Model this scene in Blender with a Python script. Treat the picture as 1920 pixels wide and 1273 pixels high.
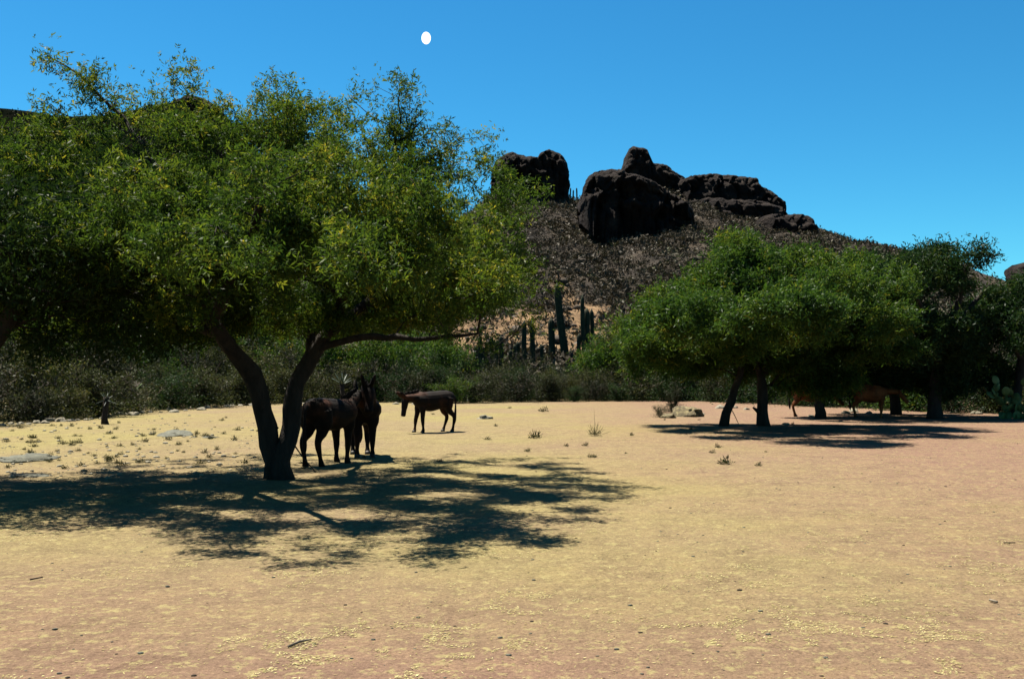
import bpy, math, random
import numpy as np
from mathutils import Vector, Matrix, noise as mnoise

for _o in list(bpy.data.objects):
    bpy.data.objects.remove(_o)
scene = bpy.context.scene
COL = scene.collection
rng = np.random.default_rng(7)
random.seed(7)

# ------------------------------------------------------------------ camera
W0, H0, FPX = 1920.0, 1273.0, 1867.0
CAM_H = 1.6
PITCH = math.atan((700.0 - H0 / 2) / FPX)
cam_d = bpy.data.cameras.new('camera')
cam = bpy.data.objects.new('camera', cam_d)
COL.objects.link(cam)
cam.location = (0, 0, CAM_H)
cam.rotation_euler = (math.pi / 2 + PITCH, 0, 0)
cam_d.sensor_width = 36.0
cam_d.lens = 36.0 * FPX / W0
cam_d.clip_end = 9000
cam_d.clip_start = 0.05
scene.camera = cam

# ------------------------------------------------------------------ light
SX, SY = 0.33, -0.33                       # shadow shift per metre of height
sun_dir = Vector((-SX, -SY, 1.0)).normalized()
SUN_EL = math.asin(sun_dir.z)
SUN_AZ = math.atan2(sun_dir.x, sun_dir.y)
world = bpy.data.worlds.new('World')
scene.world = world
world.use_nodes = True
wn = world.node_tree
wn.nodes.clear()
w_out = wn.nodes.new('ShaderNodeOutputWorld')
w_bg = wn.nodes.new('ShaderNodeBackground')
w_sky = wn.nodes.new('ShaderNodeTexSky')
w_sky.sky_type = 'NISHITA'
w_sky.sun_disc = False
w_sky.sun_elevation = SUN_EL
w_sky.sun_rotation = SUN_AZ
w_sky.altitude = 1200
w_sky.air_density = 1.0
w_sky.dust_density = 0.2
w_sky.ozone_density = 1.6
w_hs = wn.nodes.new('ShaderNodeHueSaturation')
w_hs.inputs['Saturation'].default_value = 1.25
w_mx = wn.nodes.new('ShaderNodeMix')
w_mx.data_type = 'RGBA'
w_mx.blend_type = 'MULTIPLY'
w_mx.inputs[0].default_value = 1.0
w_mx.inputs[7].default_value = (0.27, 0.76, 0.80, 1)
wn.links.new(w_sky.outputs[0], w_hs.inputs['Color'])
wn.links.new(w_hs.outputs[0], w_mx.inputs[6])
wn.links.new(w_mx.outputs[2], w_bg.inputs[0])
w_bg.inputs[1].default_value = 0.05
wn.links.new(w_bg.outputs[0], w_out.inputs[0])

sun_l = bpy.data.lights.new('sun', 'SUN')
sun_l.energy = 5.0
sun_l.angle = math.radians(0.5)
sun_l.color = (1.0, 0.93, 0.80)
sun = bpy.data.objects.new('sun', sun_l)
COL.objects.link(sun)
sun.rotation_euler = (-sun_dir).to_track_quat('-Z', 'Y').to_euler()
sun.location = (-30, 30, 80)

scene.view_settings.view_transform = 'Standard'
scene.view_settings.look = 'None'
scene.view_settings.gamma = 1.0
scene.view_settings.exposure = 1.85
scene.render.engine = 'CYCLES'

# ------------------------------------------------------------------ helpers
def ray(px, py):
    a = (px - W0 / 2) / FPX
    b = (H0 / 2 - py) / FPX
    y = math.cos(PITCH) - b * math.sin(PITCH)
    z = math.sin(PITCH) + b * math.cos(PITCH)
    return a / y, z / y

def P(px, py, D):
    a, z = ray(px, py)
    return Vector((a * D, D, CAM_H + z * D))

def GP(px, py):
    a, z = ray(px, py)
    D = -CAM_H / z
    return Vector((a * D, D, 0))

def _hash(ix, iy, iz, seed):
    h = (ix.astype(np.int64) * 374761393 + iy.astype(np.int64) * 668265263 + iz.astype(np.int64) * 2147483647 + seed * 1274126177) & 0xffffffff
    h = ((h ^ (h >> 13)) * 1274126177) & 0xffffffff
    h = (h ^ (h >> 16)) & 0xffffffff
    return h.astype(np.float64) / 4294967295.0

def vnoise(x, y, z=None, seed=0):
    x = np.asarray(x, float); y = np.asarray(y, float)
    z = np.zeros_like(x) if z is None else np.asarray(z, float)
    xi, yi, zi = np.floor(x), np.floor(y), np.floor(z)
    fx, fy, fz = x - xi, y - yi, z - zi
    fx = fx * fx * (3 - 2 * fx); fy = fy * fy * (3 - 2 * fy); fz = fz * fz * (3 - 2 * fz)
    r = 0
    for dx in (0, 1):
        for dy in (0, 1):
            for dz in (0, 1):
                w = (fx if dx else 1 - fx) * (fy if dy else 1 - fy) * (fz if dz else 1 - fz)
                r = r + w * _hash(xi + dx, yi + dy, zi + dz, seed)
    return r * 2 - 1

def fbm(x, y, z=None, seed=0, octv=4, gain=0.5):
    s, a, f, n = 0, 1.0, 1.0, 0
    for o in range(octv):
        s = s + a * vnoise(np.asarray(x) * f, np.asarray(y) * f, None if z is None else np.asarray(z) * f, seed + o * 17)
        n += a; a *= gain; f *= 2.03
    return s / n

def ground_z(x, y):
    x = np.asarray(x, float); y = np.asarray(y, float)
    return 0.05 * fbm(x / 6, y / 6, seed=3, octv=3) + 0.012 * fbm(x / 0.5, y / 0.5, seed=9, octv=3) - 0.022 * np.clip(fbm(x / .34, y / .34, seed=14, octv=2) - .28, 0, .4)

def gz(x, y):
    return float(ground_z(np.array([x]), np.array([y]))[0])

def onground(v):
    return Vector((v[0], v[1], gz(v[0], v[1])))

def raw_mesh(name, verts, faces, mat, k=None, tint=None, smooth=False):
    """verts (n,3) array, faces (m,k) int array or list of lists"""
    me = bpy.data.meshes.new(name)
    verts = np.asarray(verts, np.float32)
    if isinstance(faces, np.ndarray):
        m, k = faces.shape
        me.vertices.add(len(verts)); me.vertices.foreach_set('co', verts.ravel())
        me.loops.add(m * k); me.loops.foreach_set('vertex_index', faces.ravel().astype(np.int32))
        me.polygons.add(m)
        me.polygons.foreach_set('loop_start', np.arange(0, m * k, k, dtype=np.int32))
        me.update(calc_edges=True)
    else:
        me.from_pydata([tuple(map(float, v)) for v in verts], [], faces)
    if tint is not None:
        at = me.attributes.new('tint', 'FLOAT', 'POINT')
        at.data.foreach_set('value', np.asarray(tint, np.float32))
    if smooth:
        me.polygons.foreach_set('use_smooth', np.ones(len(me.polygons), bool))
    me.materials.append(mat)
    me.update()
    return me

def link(name, me, parent=None, loc=None, rot=None, scale=None):
    o = bpy.data.objects.new(name, me)
    COL.objects.link(o)
    if parent is not None: o.parent = parent
    if loc is not None: o.location = loc
    if rot is not None: o.rotation_euler = rot
    if scale is not None: o.scale = scale if hasattr(scale, '__len__') else (scale,) * 3
    return o

def tag(o, label=None, cat=None, group=None, kind=None):
    if label: o['label'] = label
    if cat: o['category'] = cat
    if group: o['group'] = group
    if kind: o['kind'] = kind
    return o

def copy_tree(o, parent=None):
    kids = list(o.children)
    c = o.copy(); COL.objects.link(c)
    if parent is not None: c.parent = parent
    for ch in kids: copy_tree(ch, c)
    return c

class Buf:
    def __init__(s): s.v = []; s.f = []
    def ring_loft(s, pts, radii, n=6, rough=0.0, seed=0, cap=True, ell=None, up=None):
        pts = [Vector(p) for p in pts]
        base = len(s.v)
        t0 = (pts[1] - pts[0]).normalized()
        ref = Vector(up) if up else (Vector((0, 0, 1)) if abs(t0.z) < 0.9 else Vector((1, 0, 0)))
        a = t0.cross(ref).normalized()
        for i, p in enumerate(pts):
            t = (pts[min(i + 1, len(pts) - 1)] - pts[max(i - 1, 0)])
            t = t.normalized() if t.length > 1e-9 else t0
            if up:
                a = t.cross(Vector(up)); a = a.normalized() if a.length > 1e-6 else Vector((1, 0, 0))
            else:
                a = (a - t * a.dot(t)); a = a.normalized() if a.length > 1e-6 else t.orthogonal().normalized()
            b = t.cross(a)
            r = radii[i]
            ra, rb = (r, r) if not hasattr(r, '__len__') else r
            for k in range(n):
                th = 2 * math.pi * k / n
                q = 1.0
                if rough:
                    q += rough * mnoise.noise(Vector((p.x * 4 + math.cos(th) * 1.3, p.y * 4 + math.sin(th) * 1.3, p.z * 2.2 + seed)))
                s.v.append(p + (a * math.cos(th) * ra + b * math.sin(th) * rb) * q)
        for i in range(len(pts) - 1):
            for k in range(n):
                k2 = (k + 1) % n
                s.f.append((base + i * n + k, base + i * n + k2, base + (i + 1) * n + k2, base + (i + 1) * n + k))
        if cap:
            s.f.append(tuple(base + k for k in reversed(range(n))))
            s.f.append(tuple(base + (len(pts) - 1) * n + k for k in range(n)))
    def mesh(s, name, mat, smooth=True):
        me = bpy.data.meshes.new(name)
        me.from_pydata([tuple(v) for v in s.v], [], s.f)
        if smooth: me.polygons.foreach_set('use_smooth', np.ones(len(me.polygons), bool))
        me.materials.append(mat); me.update()
        return me

# ------------------------------------------------------------------ materials
def new_mat(name):
    m = bpy.data.materials.new(name); m.use_nodes = True
    nt = m.node_tree; nt.nodes.clear()
    return m, nt, nt.nodes, nt.links

def nd(N, t, **kw):
    n = N.new(t)
    for k, v in kw.items():
        if k in n.inputs.keys(): n.inputs[k].default_value = v
        else: setattr(n, k, v)
    return n

def ramp(N, stops, interp='LINEAR'):
    r = N.new('ShaderNodeValToRGB'); cr = r.color_ramp; cr.interpolation = interp
    while len(cr.elements) < len(stops): cr.elements.new(0.5)
    for e, (p, c) in zip(cr.elements, stops):
        e.position = p; e.color = (*c, 1) if len(c) == 3 else c
    return r

def leaf_mat(name, stops, transl=0.4, objvar=0.0):
    m, nt, N, L = new_mat(name)
    out = nd(N, 'ShaderNodeOutputMaterial')
    at = nd(N, 'ShaderNodeAttribute', attribute_name='tint')
    src = at.outputs['Fac']
    if objvar:
        oi = nd(N, 'ShaderNodeObjectInfo')
        mr = nd(N, 'ShaderNodeMath', operation='MULTIPLY_ADD')
        mr.inputs[1].default_value = objvar * 2; L.new(oi.outputs['Random'], mr.inputs[0])
        sub = nd(N, 'ShaderNodeMath', operation='SUBTRACT'); sub.inputs[1].default_value = objvar
        L.new(src, mr.inputs[2]); L.new(mr.outputs[0], sub.inputs[0]); src = sub.outputs[0]
    rp = ramp(N, stops); L.new(src, rp.inputs[0])
    p = nd(N, 'ShaderNodeBsdfDiffuse'); tr = nd(N, 'ShaderNodeBsdfTranslucent')
    gl = nd(N, 'ShaderNodeBsdfGlossy', Roughness=0.45); gl.inputs['Color'].default_value = (0.5, 0.5, 0.5, 1)
    br = nd(N, 'ShaderNodeMix', data_type='RGBA', blend_type='MULTIPLY'); br.inputs[0].default_value = 1
    br.inputs[7].default_value = (1.25, 1.2, 0.6, 1)
    L.new(rp.outputs[0], p.inputs['Color']); L.new(rp.outputs[0], br.inputs[6]); L.new(br.outputs[2], tr.inputs['Color'])
    mx = nd(N, 'ShaderNodeMixShader'); mx.inputs[0].default_value = transl
    L.new(p.outputs[0], mx.inputs[1]); L.new(tr.outputs[0], mx.inputs[2])
    mg = nd(N, 'ShaderNodeMixShader'); mg.inputs[0].default_value = 0.012
    L.new(mx.outputs[0], mg.inputs[1]); L.new(gl.outputs[0], mg.inputs[2])
    L.new(mg.outputs[0], out.inputs[0])
    return m

def rough_mat(name, c1, c2, scale=5.0, bump=0.3, bscale=None, c3=None, stretch=(1, 1, 1), rough=0.9, coords='Object', dist=0.05, spec=0.2):
    m, nt, N, L = new_mat(name)
    out = nd(N, 'ShaderNodeOutputMaterial'); p = nd(N, 'ShaderNodeBsdfPrincipled', Roughness=rough)
    p.inputs['Specular IOR Level'].default_value = spec
    tc = nd(N, 'ShaderNodeTexCoord'); mp = nd(N, 'ShaderNodeMapping'); mp.inputs['Scale'].default_value = stretch
    L.new(tc.outputs[coords], mp.inputs[0])
    n1 = nd(N, 'ShaderNodeTexNoise', Scale=scale, Detail=7.0, Roughness=0.62); L.new(mp.outputs[0], n1.inputs['Vector'])
    st = [(0.32, c1), (0.68, c2)] if c3 is None else [(0.3, c1), (0.52, c2), (0.72, c3)]
    rp = ramp(N, st); L.new(n1.outputs['Fac'], rp.inputs[0])
    L.new(rp.outputs[0], p.inputs['Base Color'])
    n2 = nd(N, 'ShaderNodeTexNoise', Scale=bscale or scale * 3, Detail=8.0, Roughness=0.65); L.new(mp.outputs[0], n2.inputs['Vector'])
    b = nd(N, 'ShaderNodeBump', Strength=bump, Distance=dist); L.new(n2.outputs['Fac'], b.inputs['Height'])
    L.new(b.outputs[0], p.inputs['Normal']); L.new(p.outputs[0], out.inputs[0])
    return m

M = {}
M['leaf_main'] = leaf_mat('mesquite_leaf', [(0.0, (0.010, 0.027, 0.007)), (0.50, (0.034, 0.064, 0.011)), (0.80, (0.080, 0.108, 0.015)), (1.0, (0.17, 0.155, 0.024))], 0.42)
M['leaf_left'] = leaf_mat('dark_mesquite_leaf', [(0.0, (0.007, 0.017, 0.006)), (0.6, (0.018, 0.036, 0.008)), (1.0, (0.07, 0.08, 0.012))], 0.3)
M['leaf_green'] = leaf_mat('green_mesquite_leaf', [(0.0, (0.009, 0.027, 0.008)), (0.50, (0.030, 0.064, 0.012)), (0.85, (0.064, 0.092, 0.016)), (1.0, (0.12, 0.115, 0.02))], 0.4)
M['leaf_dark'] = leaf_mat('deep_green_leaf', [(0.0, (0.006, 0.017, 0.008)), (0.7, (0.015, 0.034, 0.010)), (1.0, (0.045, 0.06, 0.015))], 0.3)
M['leaf_shrub'] = leaf_mat('shrub_leaf', [(0.0, (0.010, 0.014, 0.008)), (0.5, (0.026, 0.032, 0.016)), (0.8, (0.038, 0.050, 0.016)), (1.0, (0.075, 0.070, 0.030))], 0.25, 0.42)
M['twig_grey'] = leaf_mat('dry_grey_twig', [(0.0, (0.02, 0.018, 0.014)), (0.6, (0.06, 0.05, 0.04)), (1.0, (0.16, 0.135, 0.10))], 0.0, 0.15)
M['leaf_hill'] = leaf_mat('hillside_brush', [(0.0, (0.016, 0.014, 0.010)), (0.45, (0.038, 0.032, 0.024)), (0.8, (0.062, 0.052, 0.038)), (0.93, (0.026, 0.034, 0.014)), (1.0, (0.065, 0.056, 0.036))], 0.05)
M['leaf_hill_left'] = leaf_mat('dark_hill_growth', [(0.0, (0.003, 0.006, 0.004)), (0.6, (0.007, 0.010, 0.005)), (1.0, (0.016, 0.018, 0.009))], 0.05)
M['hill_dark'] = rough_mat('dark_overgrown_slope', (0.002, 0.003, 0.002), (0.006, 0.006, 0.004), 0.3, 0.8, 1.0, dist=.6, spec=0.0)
M['bark'] = rough_mat('mesquite_bark', (0.010, 0.008, 0.006), (0.028, 0.021, 0.016), 9, 0.9, 22, stretch=(1, 1, 0.25), dist=0.04)
M['cactus'] = rough_mat('cactus_skin', (0.009, 0.012, 0.006), (0.024, 0.030, 0.014), 4, 0.3, 30)
M['pad'] = rough_mat('prickly_pear_skin', (0.045, 0.085, 0.028), (0.10, 0.14, 0.045), 5, 0.3, 40, rough=0.55)
M['agave'] = rough_mat('agave_skin', (0.02, 0.036, 0.026), (0.05, 0.072, 0.048), 5, 0.1, rough=0.5)
M['stone_pale'] = rough_mat('pale_stone', (0.08, 0.072, 0.055), (0.19, 0.17, 0.125), 5, 0.8, 14, c3=(0.25, 0.23, 0.17))
M['stone_grey'] = rough_mat('grey_stone', (0.055, 0.056, 0.044), (0.105, 0.105, 0.078), 4, 0.8, 14)
M['boulder'] = rough_mat('lichen_boulder', (0.025, 0.02, 0.015), (0.10, 0.08, 0.042), 3.2, 1.0, 9, c3=(0.24, 0.20, 0.10))
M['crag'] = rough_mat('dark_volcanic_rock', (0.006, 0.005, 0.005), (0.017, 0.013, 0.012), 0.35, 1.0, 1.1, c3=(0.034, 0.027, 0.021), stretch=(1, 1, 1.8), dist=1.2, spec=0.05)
M['straw'] = leaf_mat('dry_leaf_litter', [(0.0, (0.16, 0.13, 0.058)), (0.5, (0.24, 0.205, 0.088)), (1.0, (0.34, 0.31, 0.16))], 0.1)
M['weed'] = leaf_mat('small_weed', [(0.0, (0.012, 0.016, 0.007)), (0.6, (0.022, 0.028, 0.011)), (1.0, (0.06, 0.052, 0.022))], 0.2)
M['dung'] = rough_mat('dark_clod', (0.03, 0.022, 0.015), (0.07, 0.05, 0.032), 20, 0.8)
M['wood'] = rough_mat('dry_wood', (0.07, 0.055, 0.04), (0.20, 0.165, 0.12), 8, 0.6, 20, stretch=(1, 1, 0.3))
M['hoof'] = rough_mat('hoof_horn', (0.015, 0.012, 0.01), (0.035, 0.03, 0.025), 10, 0.2, rough=0.6)
M['eye'] = rough_mat('dark_eye', (0.004, 0.003, 0.003), (0.006, 0.005, 0.004), 10, 0.0, rough=0.15, spec=0.5)

# ---- ground
def ground_mat():
    m, nt, N, L = new_mat('dry_dirt')
    out = nd(N, 'ShaderNodeOutputMaterial'); p = nd(N, 'ShaderNodeBsdfPrincipled', Roughness=0.95)
    p.inputs['Specular IOR Level'].default_value = 0.08
    geo = nd(N, 'ShaderNodeNewGeometry')
    def noise(s, d=6.0, r=0.6):
        n = nd(N, 'ShaderNodeTexNoise', Scale=s, Detail=d, Roughness=r); L.new(geo.outputs['Position'], n.inputs['Vector']); return n
    big = noise(0.10, 3.0)
    r1a = ramp(N, [(0.36, (0.128, 0.093, 0.056)), (0.50, (0.136, 0.106, 0.052)), (0.64, (0.144, 0.121, 0.047))]); L.new(big.outputs['Fac'], r1a.inputs[0])
    sp = nd(N, 'ShaderNodeSeparateXYZ'); L.new(geo.outputs['Position'], sp.inputs[0])
    ga = nd(N, 'ShaderNodeMapRange'); ga.inputs['From Min'].default_value = -1.0; ga.inputs['From Max'].default_value = 9.0; L.new(sp.outputs[0], ga.inputs[0])
    gb = nd(N, 'ShaderNodeMapRange'); gb.inputs['From Min'].default_value = 9.0; gb.inputs['From Max'].default_value = 4.5; L.new(sp.outputs[1], gb.inputs[0])
    gm = nd(N, 'ShaderNodeMath', operation='MAXIMUM'); L.new(ga.outputs[0], gm.inputs[0]); L.new(gb.outputs[0], gm.inputs[1])
    n0 = noise(0.35, 4.0); gn = nd(N, 'ShaderNodeMath', operation='MULTIPLY_ADD'); gn.inputs[1].default_value = 1.2; gn.inputs[2].default_value = -0.6; L.new(n0.outputs['Fac'], gn.inputs[0])
    gs = nd(N, 'ShaderNodeMath', operation='ADD', use_clamp=True); L.new(gm.outputs[0], gs.inputs[0]); L.new(gn.outputs[0], gs.inputs[1])
    r1 = nd(N, 'ShaderNodeMix', data_type='RGBA'); L.new(gs.outputs[0], r1.inputs[0]); L.new(r1a.outputs[0], r1.inputs[6]); r1.inputs[7].default_value = (0.124, 0.075, 0.054, 1)
    mid = noise(1.7, 10.0, 0.74)
    r2 = ramp(N, [(0.30, (0.72, 0.70, 0.70)), (0.48, (0.98, 0.98, 0.98)), (0.66, (1.14, 1.15, 1.07))]); L.new(mid.outputs['Fac'], r2.inputs[0])
    mA = nd(N, 'ShaderNodeMix', data_type='RGBA', blend_type='MULTIPLY'); mA.inputs[0].default_value = 1
    L.new(r1.outputs[2], mA.inputs[6]); L.new(r2.outputs[0], mA.inputs[7])
    fine = noise(38.0, 5.0, 0.75)
    r3 = ramp(N, [(0.36, (0.66, 0.62, 0.62)), (0.48, (1, 1, 1)), (0.56, (1.0, 1.0, 1.0)), (0.66, (1.55, 1.6, 1.5))]); L.new(fine.outputs['Fac'], r3.inputs[0])
    mB = nd(N, 'ShaderNodeMix', data_type='RGBA', blend_type='MULTIPLY'); mB.inputs[0].default_value = 1
    L.new(mA.outputs[2], mB.inputs[6]); L.new(r3.outputs[0], mB.inputs[7])
    # crushed straw worked into the dust
    st = noise(9.0, 9.0, 0.8); rs = ramp(N, [(0.53, (0, 0, 0)), (0.60, (1, 1, 1))]); L.new(st.outputs['Fac'], rs.inputs[0])
    sm = nd(N, 'ShaderNodeMath', operation='MULTIPLY'); sm.inputs[1].default_value = 0.75; L.new(rs.outputs[0], sm.inputs[0])
    mC = nd(N, 'ShaderNodeMix', data_type='RGBA'); L.new(sm.outputs[0], mC.inputs[0])
    L.new(mB.outputs[2], mC.inputs[6]); mC.inputs[7].default_value = (0.205, 0.175, 0.078, 1)
    L.new(mC.outputs[2], p.inputs['Base Color'])
    b1 = nd(N, 'ShaderNodeBump', Strength=0.9, Distance=0.035); n5 = noise(14.0, 8.0, 0.7); L.new(n5.outputs['Fac'], b1.inputs['Height'])
    b2 = nd(N, 'ShaderNodeBump', Strength=0.8, Distance=0.08); n6 = noise(3.0, 5.0, 0.6); L.new(n6.outputs['Fac'], b2.inputs['Height'])
    L.new(b2.outputs[0], b1.inputs['Normal']); L.new(b1.outputs[0], p.inputs['Normal'])
    L.new(p.outputs[0], out.inputs[0])
    return m
M['ground'] = ground_mat()

def hill_mat(name, lighten):
    m, nt, N, L = new_mat(name)
    out = nd(N, 'ShaderNodeOutputMaterial'); p = nd(N, 'ShaderNodeBsdfPrincipled', Roughness=0.95)
    p.inputs['Specular IOR Level'].default_value = 0.1
    geo = nd(N, 'ShaderNodeNewGeometry')
    at = nd(N, 'ShaderNodeAttribute', attribute_name='tint')
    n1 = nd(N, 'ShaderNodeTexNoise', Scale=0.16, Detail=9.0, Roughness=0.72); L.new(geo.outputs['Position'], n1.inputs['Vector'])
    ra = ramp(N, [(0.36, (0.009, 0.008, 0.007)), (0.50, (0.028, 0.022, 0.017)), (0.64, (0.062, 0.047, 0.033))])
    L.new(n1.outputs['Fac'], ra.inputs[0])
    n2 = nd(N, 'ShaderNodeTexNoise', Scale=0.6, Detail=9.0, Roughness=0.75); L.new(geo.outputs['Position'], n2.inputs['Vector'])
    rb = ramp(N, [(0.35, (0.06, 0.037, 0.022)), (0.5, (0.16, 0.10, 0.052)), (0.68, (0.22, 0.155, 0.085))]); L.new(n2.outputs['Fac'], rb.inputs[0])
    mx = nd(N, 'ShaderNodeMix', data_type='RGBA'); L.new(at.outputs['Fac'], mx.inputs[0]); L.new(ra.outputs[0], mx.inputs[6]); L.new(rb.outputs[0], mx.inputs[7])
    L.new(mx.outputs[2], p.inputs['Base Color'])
    b = nd(N, 'ShaderNodeBump', Strength=0.9, Distance=0.8); L.new(n2.outputs['Fac'], b.inputs['Height']); L.new(b.outputs[0], p.inputs['Normal'])
    L.new(p.outputs[0], out.inputs[0])
    return m
M['hill'] = hill_mat('scrubby_hillside', 1)

def fur_mat(name, dark, light, lo=0.45, hi=0.72):
    m, nt, N, L = new_mat(name)
    out = nd(N, 'ShaderNodeOutputMaterial'); p = nd(N, 'ShaderNodeBsdfPrincipled', Roughness=0.75)
    p.inputs['Specular IOR Level'].default_value = 0.06
    tc = nd(N, 'ShaderNodeTexCoord')
    n1 = nd(N, 'ShaderNodeTexNoise', Scale=2.6, Detail=3.0); L.new(tc.outputs['Object'], n1.inputs['Vector'])
    r = ramp(N, [(lo, dark), (hi, light)]); L.new(n1.outputs['Fac'], r.inputs[0])
    n2 = nd(N, 'ShaderNodeTexNoise', Scale=60.0, Detail=4.0); mp = nd(N, 'ShaderNodeMapping'); mp.inputs['Scale'].default_value = (0.3, 1, 1)
    L.new(tc.outputs['Object'], mp.inputs[0]); L.new(mp.outputs[0], n2.inputs['Vector'])
    r2 = ramp(N, [(0.3, (0.7, 0.7, 0.7)), (0.7, (1.25, 1.25, 1.25))]); L.new(n2.outputs['Fac'], r2.inputs[0])
    mx = nd(N, 'ShaderNodeMix', data_type='RGBA', blend_type='MULTIPLY'); mx.inputs[0].default_value = 1
    L.new(r.outputs[0], mx.inputs[6]); L.new(r2.outputs[0], mx.inputs[7]); L.new(mx.outputs[2], p.inputs['Base Color'])
    b = nd(N, 'ShaderNodeBump', Strength=0.4, Distance=0.01); L.new(n2.outputs['Fac'], b.inputs['Height']); L.new(b.outputs[0], p.inputs['Normal'])
    L.new(p.outputs[0], out.inputs[0])
    return m
M['fur_dark'] = fur_mat('dark_brown_fur', (0.006, 0.004, 0.004), (0.030, 0.012, 0.007), 0.5, 0.75)
M['fur_rust'] = fur_mat('rust_back_fur', (0.007, 0.005, 0.004), (0.045, 0.017, 0.009), 0.5, 0.72)
M['fur_cow'] = fur_mat('red_cow_hide', (0.07, 0.024, 0.010), (0.17, 0.062, 0.022), 0.35, 0.65)
M['hair'] = fur_mat('black_hair', (0.008, 0.006, 0.006), (0.02, 0.015, 0.012))

# ------------------------------------------------------------------ ground sheet
def axis(segs):
    a = []
    for lo, hi, st in segs:
        a.extend(np.arange(lo, hi, st))
    a.append(segs[-1][1]); return np.array(a)
gx = axis([(-3000, -600, 300), (-600, -100, 50), (-100, -30, 5), (-30, -12, 0.6), (-12, 12, 0.12), (12, 30, 0.6), (30, 100, 5), (100, 600, 50), (600, 3000, 300)])
gy = axis([(-600, -50, 50), (-50, -3, 3), (-3, 3, 0.5), (3, 12, 0.09), (12, 24, 0.2), (24, 60, 0.8), (60, 120, 6), (120, 600, 60), (600, 4000, 400)])
GXX, GYY = np.meshgrid(gx, gy)
gzz = ground_z(GXX, GYY)
nx, ny = len(gx), len(gy)
idx = np.arange(nx * ny).reshape(ny, nx)
gf = np.stack([idx[:-1, :-1], idx[:-1, 1:], idx[1:, 1:], idx[1:, :-1]], -1).reshape(-1, 4)
g = link('ground', raw_mesh('ground', np.stack([GXX, GYY, gzz], -1).reshape(-1, 3), gf, M['ground'], smooth=True))
tag(g, 'dry tan dirt ground scattered with straw in front of the trees', kind='structure')

# ------------------------------------------------------------------ hills
def prof(pts, D):
    xs, zs = [], []
    for px, py in pts:
        v = P(px, py, D); xs.append(v.x); zs.append(v.z)
    return np.array(xs), np.array(zs)

HC = dict(D=240.0, y0=60.0)
hc_x, hc_z = prof([(-300, 560), (300, 540), (640, 530), (740, 500), (830, 455), (880, 400), (915, 370), (940, 350), (1000, 348), (1050, 358), (1068, 376), (1092, 376), (1120, 362), (1160, 346), (1200, 340), (1270, 352), (1300, 372), (1360, 388), (1420, 398), (1470, 408), (1530, 436), (1590, 456), (1690, 490), (1800, 525), (1920, 552), (2200, 600), (2600, 660)], 240.0)
def hill_c(x, y):
    hc = np.interp(x * 0.9 + x * 0.1 * 240 / np.maximum(y, 60), hc_x, hc_z)
    s = np.clip((y - 60.0) / 180.0, 0, 1)
    front = 0.30 * s + 0.70 * s ** 1.35
    back = np.clip(1 - (y - 240) / 220.0, 0, 1)
    z = hc * np.where(y <= 240, front, back)
    env = np.clip(s * 4, 0, 1) * (1 - 0.8 * np.exp(-((y - 240) / 14.0) ** 2))
    z = z + env * (2.6 * fbm(x / 22, y / 22, seed=21, octv=5) + 1.0 * (1 - np.abs(fbm(x / 9, y / 14, seed=31, octv=3)) * 2) - 0.5)
    return z - 0.6 * (1 - np.clip(s * 8, 0, 1))
def bare(x, y):
    """1 where the slope is bare earth"""
    n = fbm(x / 5, y / 9, seed=41, octv=4)
    a = np.exp(-(((x - 5.0) / 9.0) ** 2 + ((y - 92) / 18.0) ** 2))
    path = np.exp(-((x - (6.2 + 0.018 * (y - 85) + 1.2 * np.sin(y / 7.0))) / 1.6) ** 2) * (y > 80) * (y < 130)
    b = np.exp(-(((x + 5.0) / 6.0) ** 2 + ((y - 84) / 12.0) ** 2)) * 0.7
    return np.clip((1.5 * a + b + 0.9 * path + n * 0.9 - 0.60) * 2.2, 0, 1)

hx = axis([(-130, -30, 3.0), (-30, 90, 0.8), (90, 240, 3.0)]); hy = axis([(58, 130, 0.8), (130, 262, 1.3), (262, 460, 8)])
HX, HY = np.meshgrid(hx, hy); HZ = hill_c(HX, HY); BR = bare(HX, HY)
HZ = HZ - 0.25 * BR
idx = np.arange(HX.size).reshape(HX.shape)
hf = np.stack([idx[:-1, :-1], idx[:-1, 1:], idx[1:, 1:], idx[1:, :-1]], -1).reshape(-1, 4)
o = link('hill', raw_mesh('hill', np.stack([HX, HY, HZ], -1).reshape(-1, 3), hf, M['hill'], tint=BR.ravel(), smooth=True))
tag(o, 'rocky scrub covered hill rising behind the trees', kind='structure')

hl_x, hl_z = prof([(-900, 320), (-500, 240), (-200, 195), (0, 200), (60, 206), (110, 216), (200, 212), (300, 196), (345, 186), (385, 188), (410, 200), (440, 235), (500, 320), (600, 440), (700, 520), (800, 580), (900, 640), (1000, 700)], 170.0)
def hill_l(x, y):
    hc = np.interp(x, hl_x, hl_z)
    s = np.clip((y - 72.0) / 98.0, 0, 1)
    z = hc * np.where(y <= 170, 0.25 * s + 0.75 * s ** 1.3, np.clip(1 - (y - 170) / 160.0, 0, 1))
    env = np.clip(s * 4, 0, 1) * (1 - 0.85 * np.exp(-((y - 170) / 10.0) ** 2))
    return z + env * 2.5 * fbm(x / 18, y / 18, seed=77, octv=5) - 0.8 * (1 - np.clip(s * 8, 0, 1))
hx = axis([(-260, -110, 4.0), (-110, 6, 1.2)]); hy = axis([(70, 190, 1.5), (190, 340, 8)])
HX, HY = np.meshgrid(hx, hy); HZ = hill_l(HX, HY)
idx = np.arange(HX.size).reshape(HX.shape)
hf = np.stack([idx[:-1, :-1], idx[:-1, 1:], idx[1:, 1:], idx[1:, :-1]], -1).reshape(-1, 4)
o = link('hill', raw_mesh('hill_side', np.stack([HX, HY, HZ], -1).reshape(-1, 3), hf, M['hill_dark'], tint=np.zeros(HX.size), smooth=True))
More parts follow.
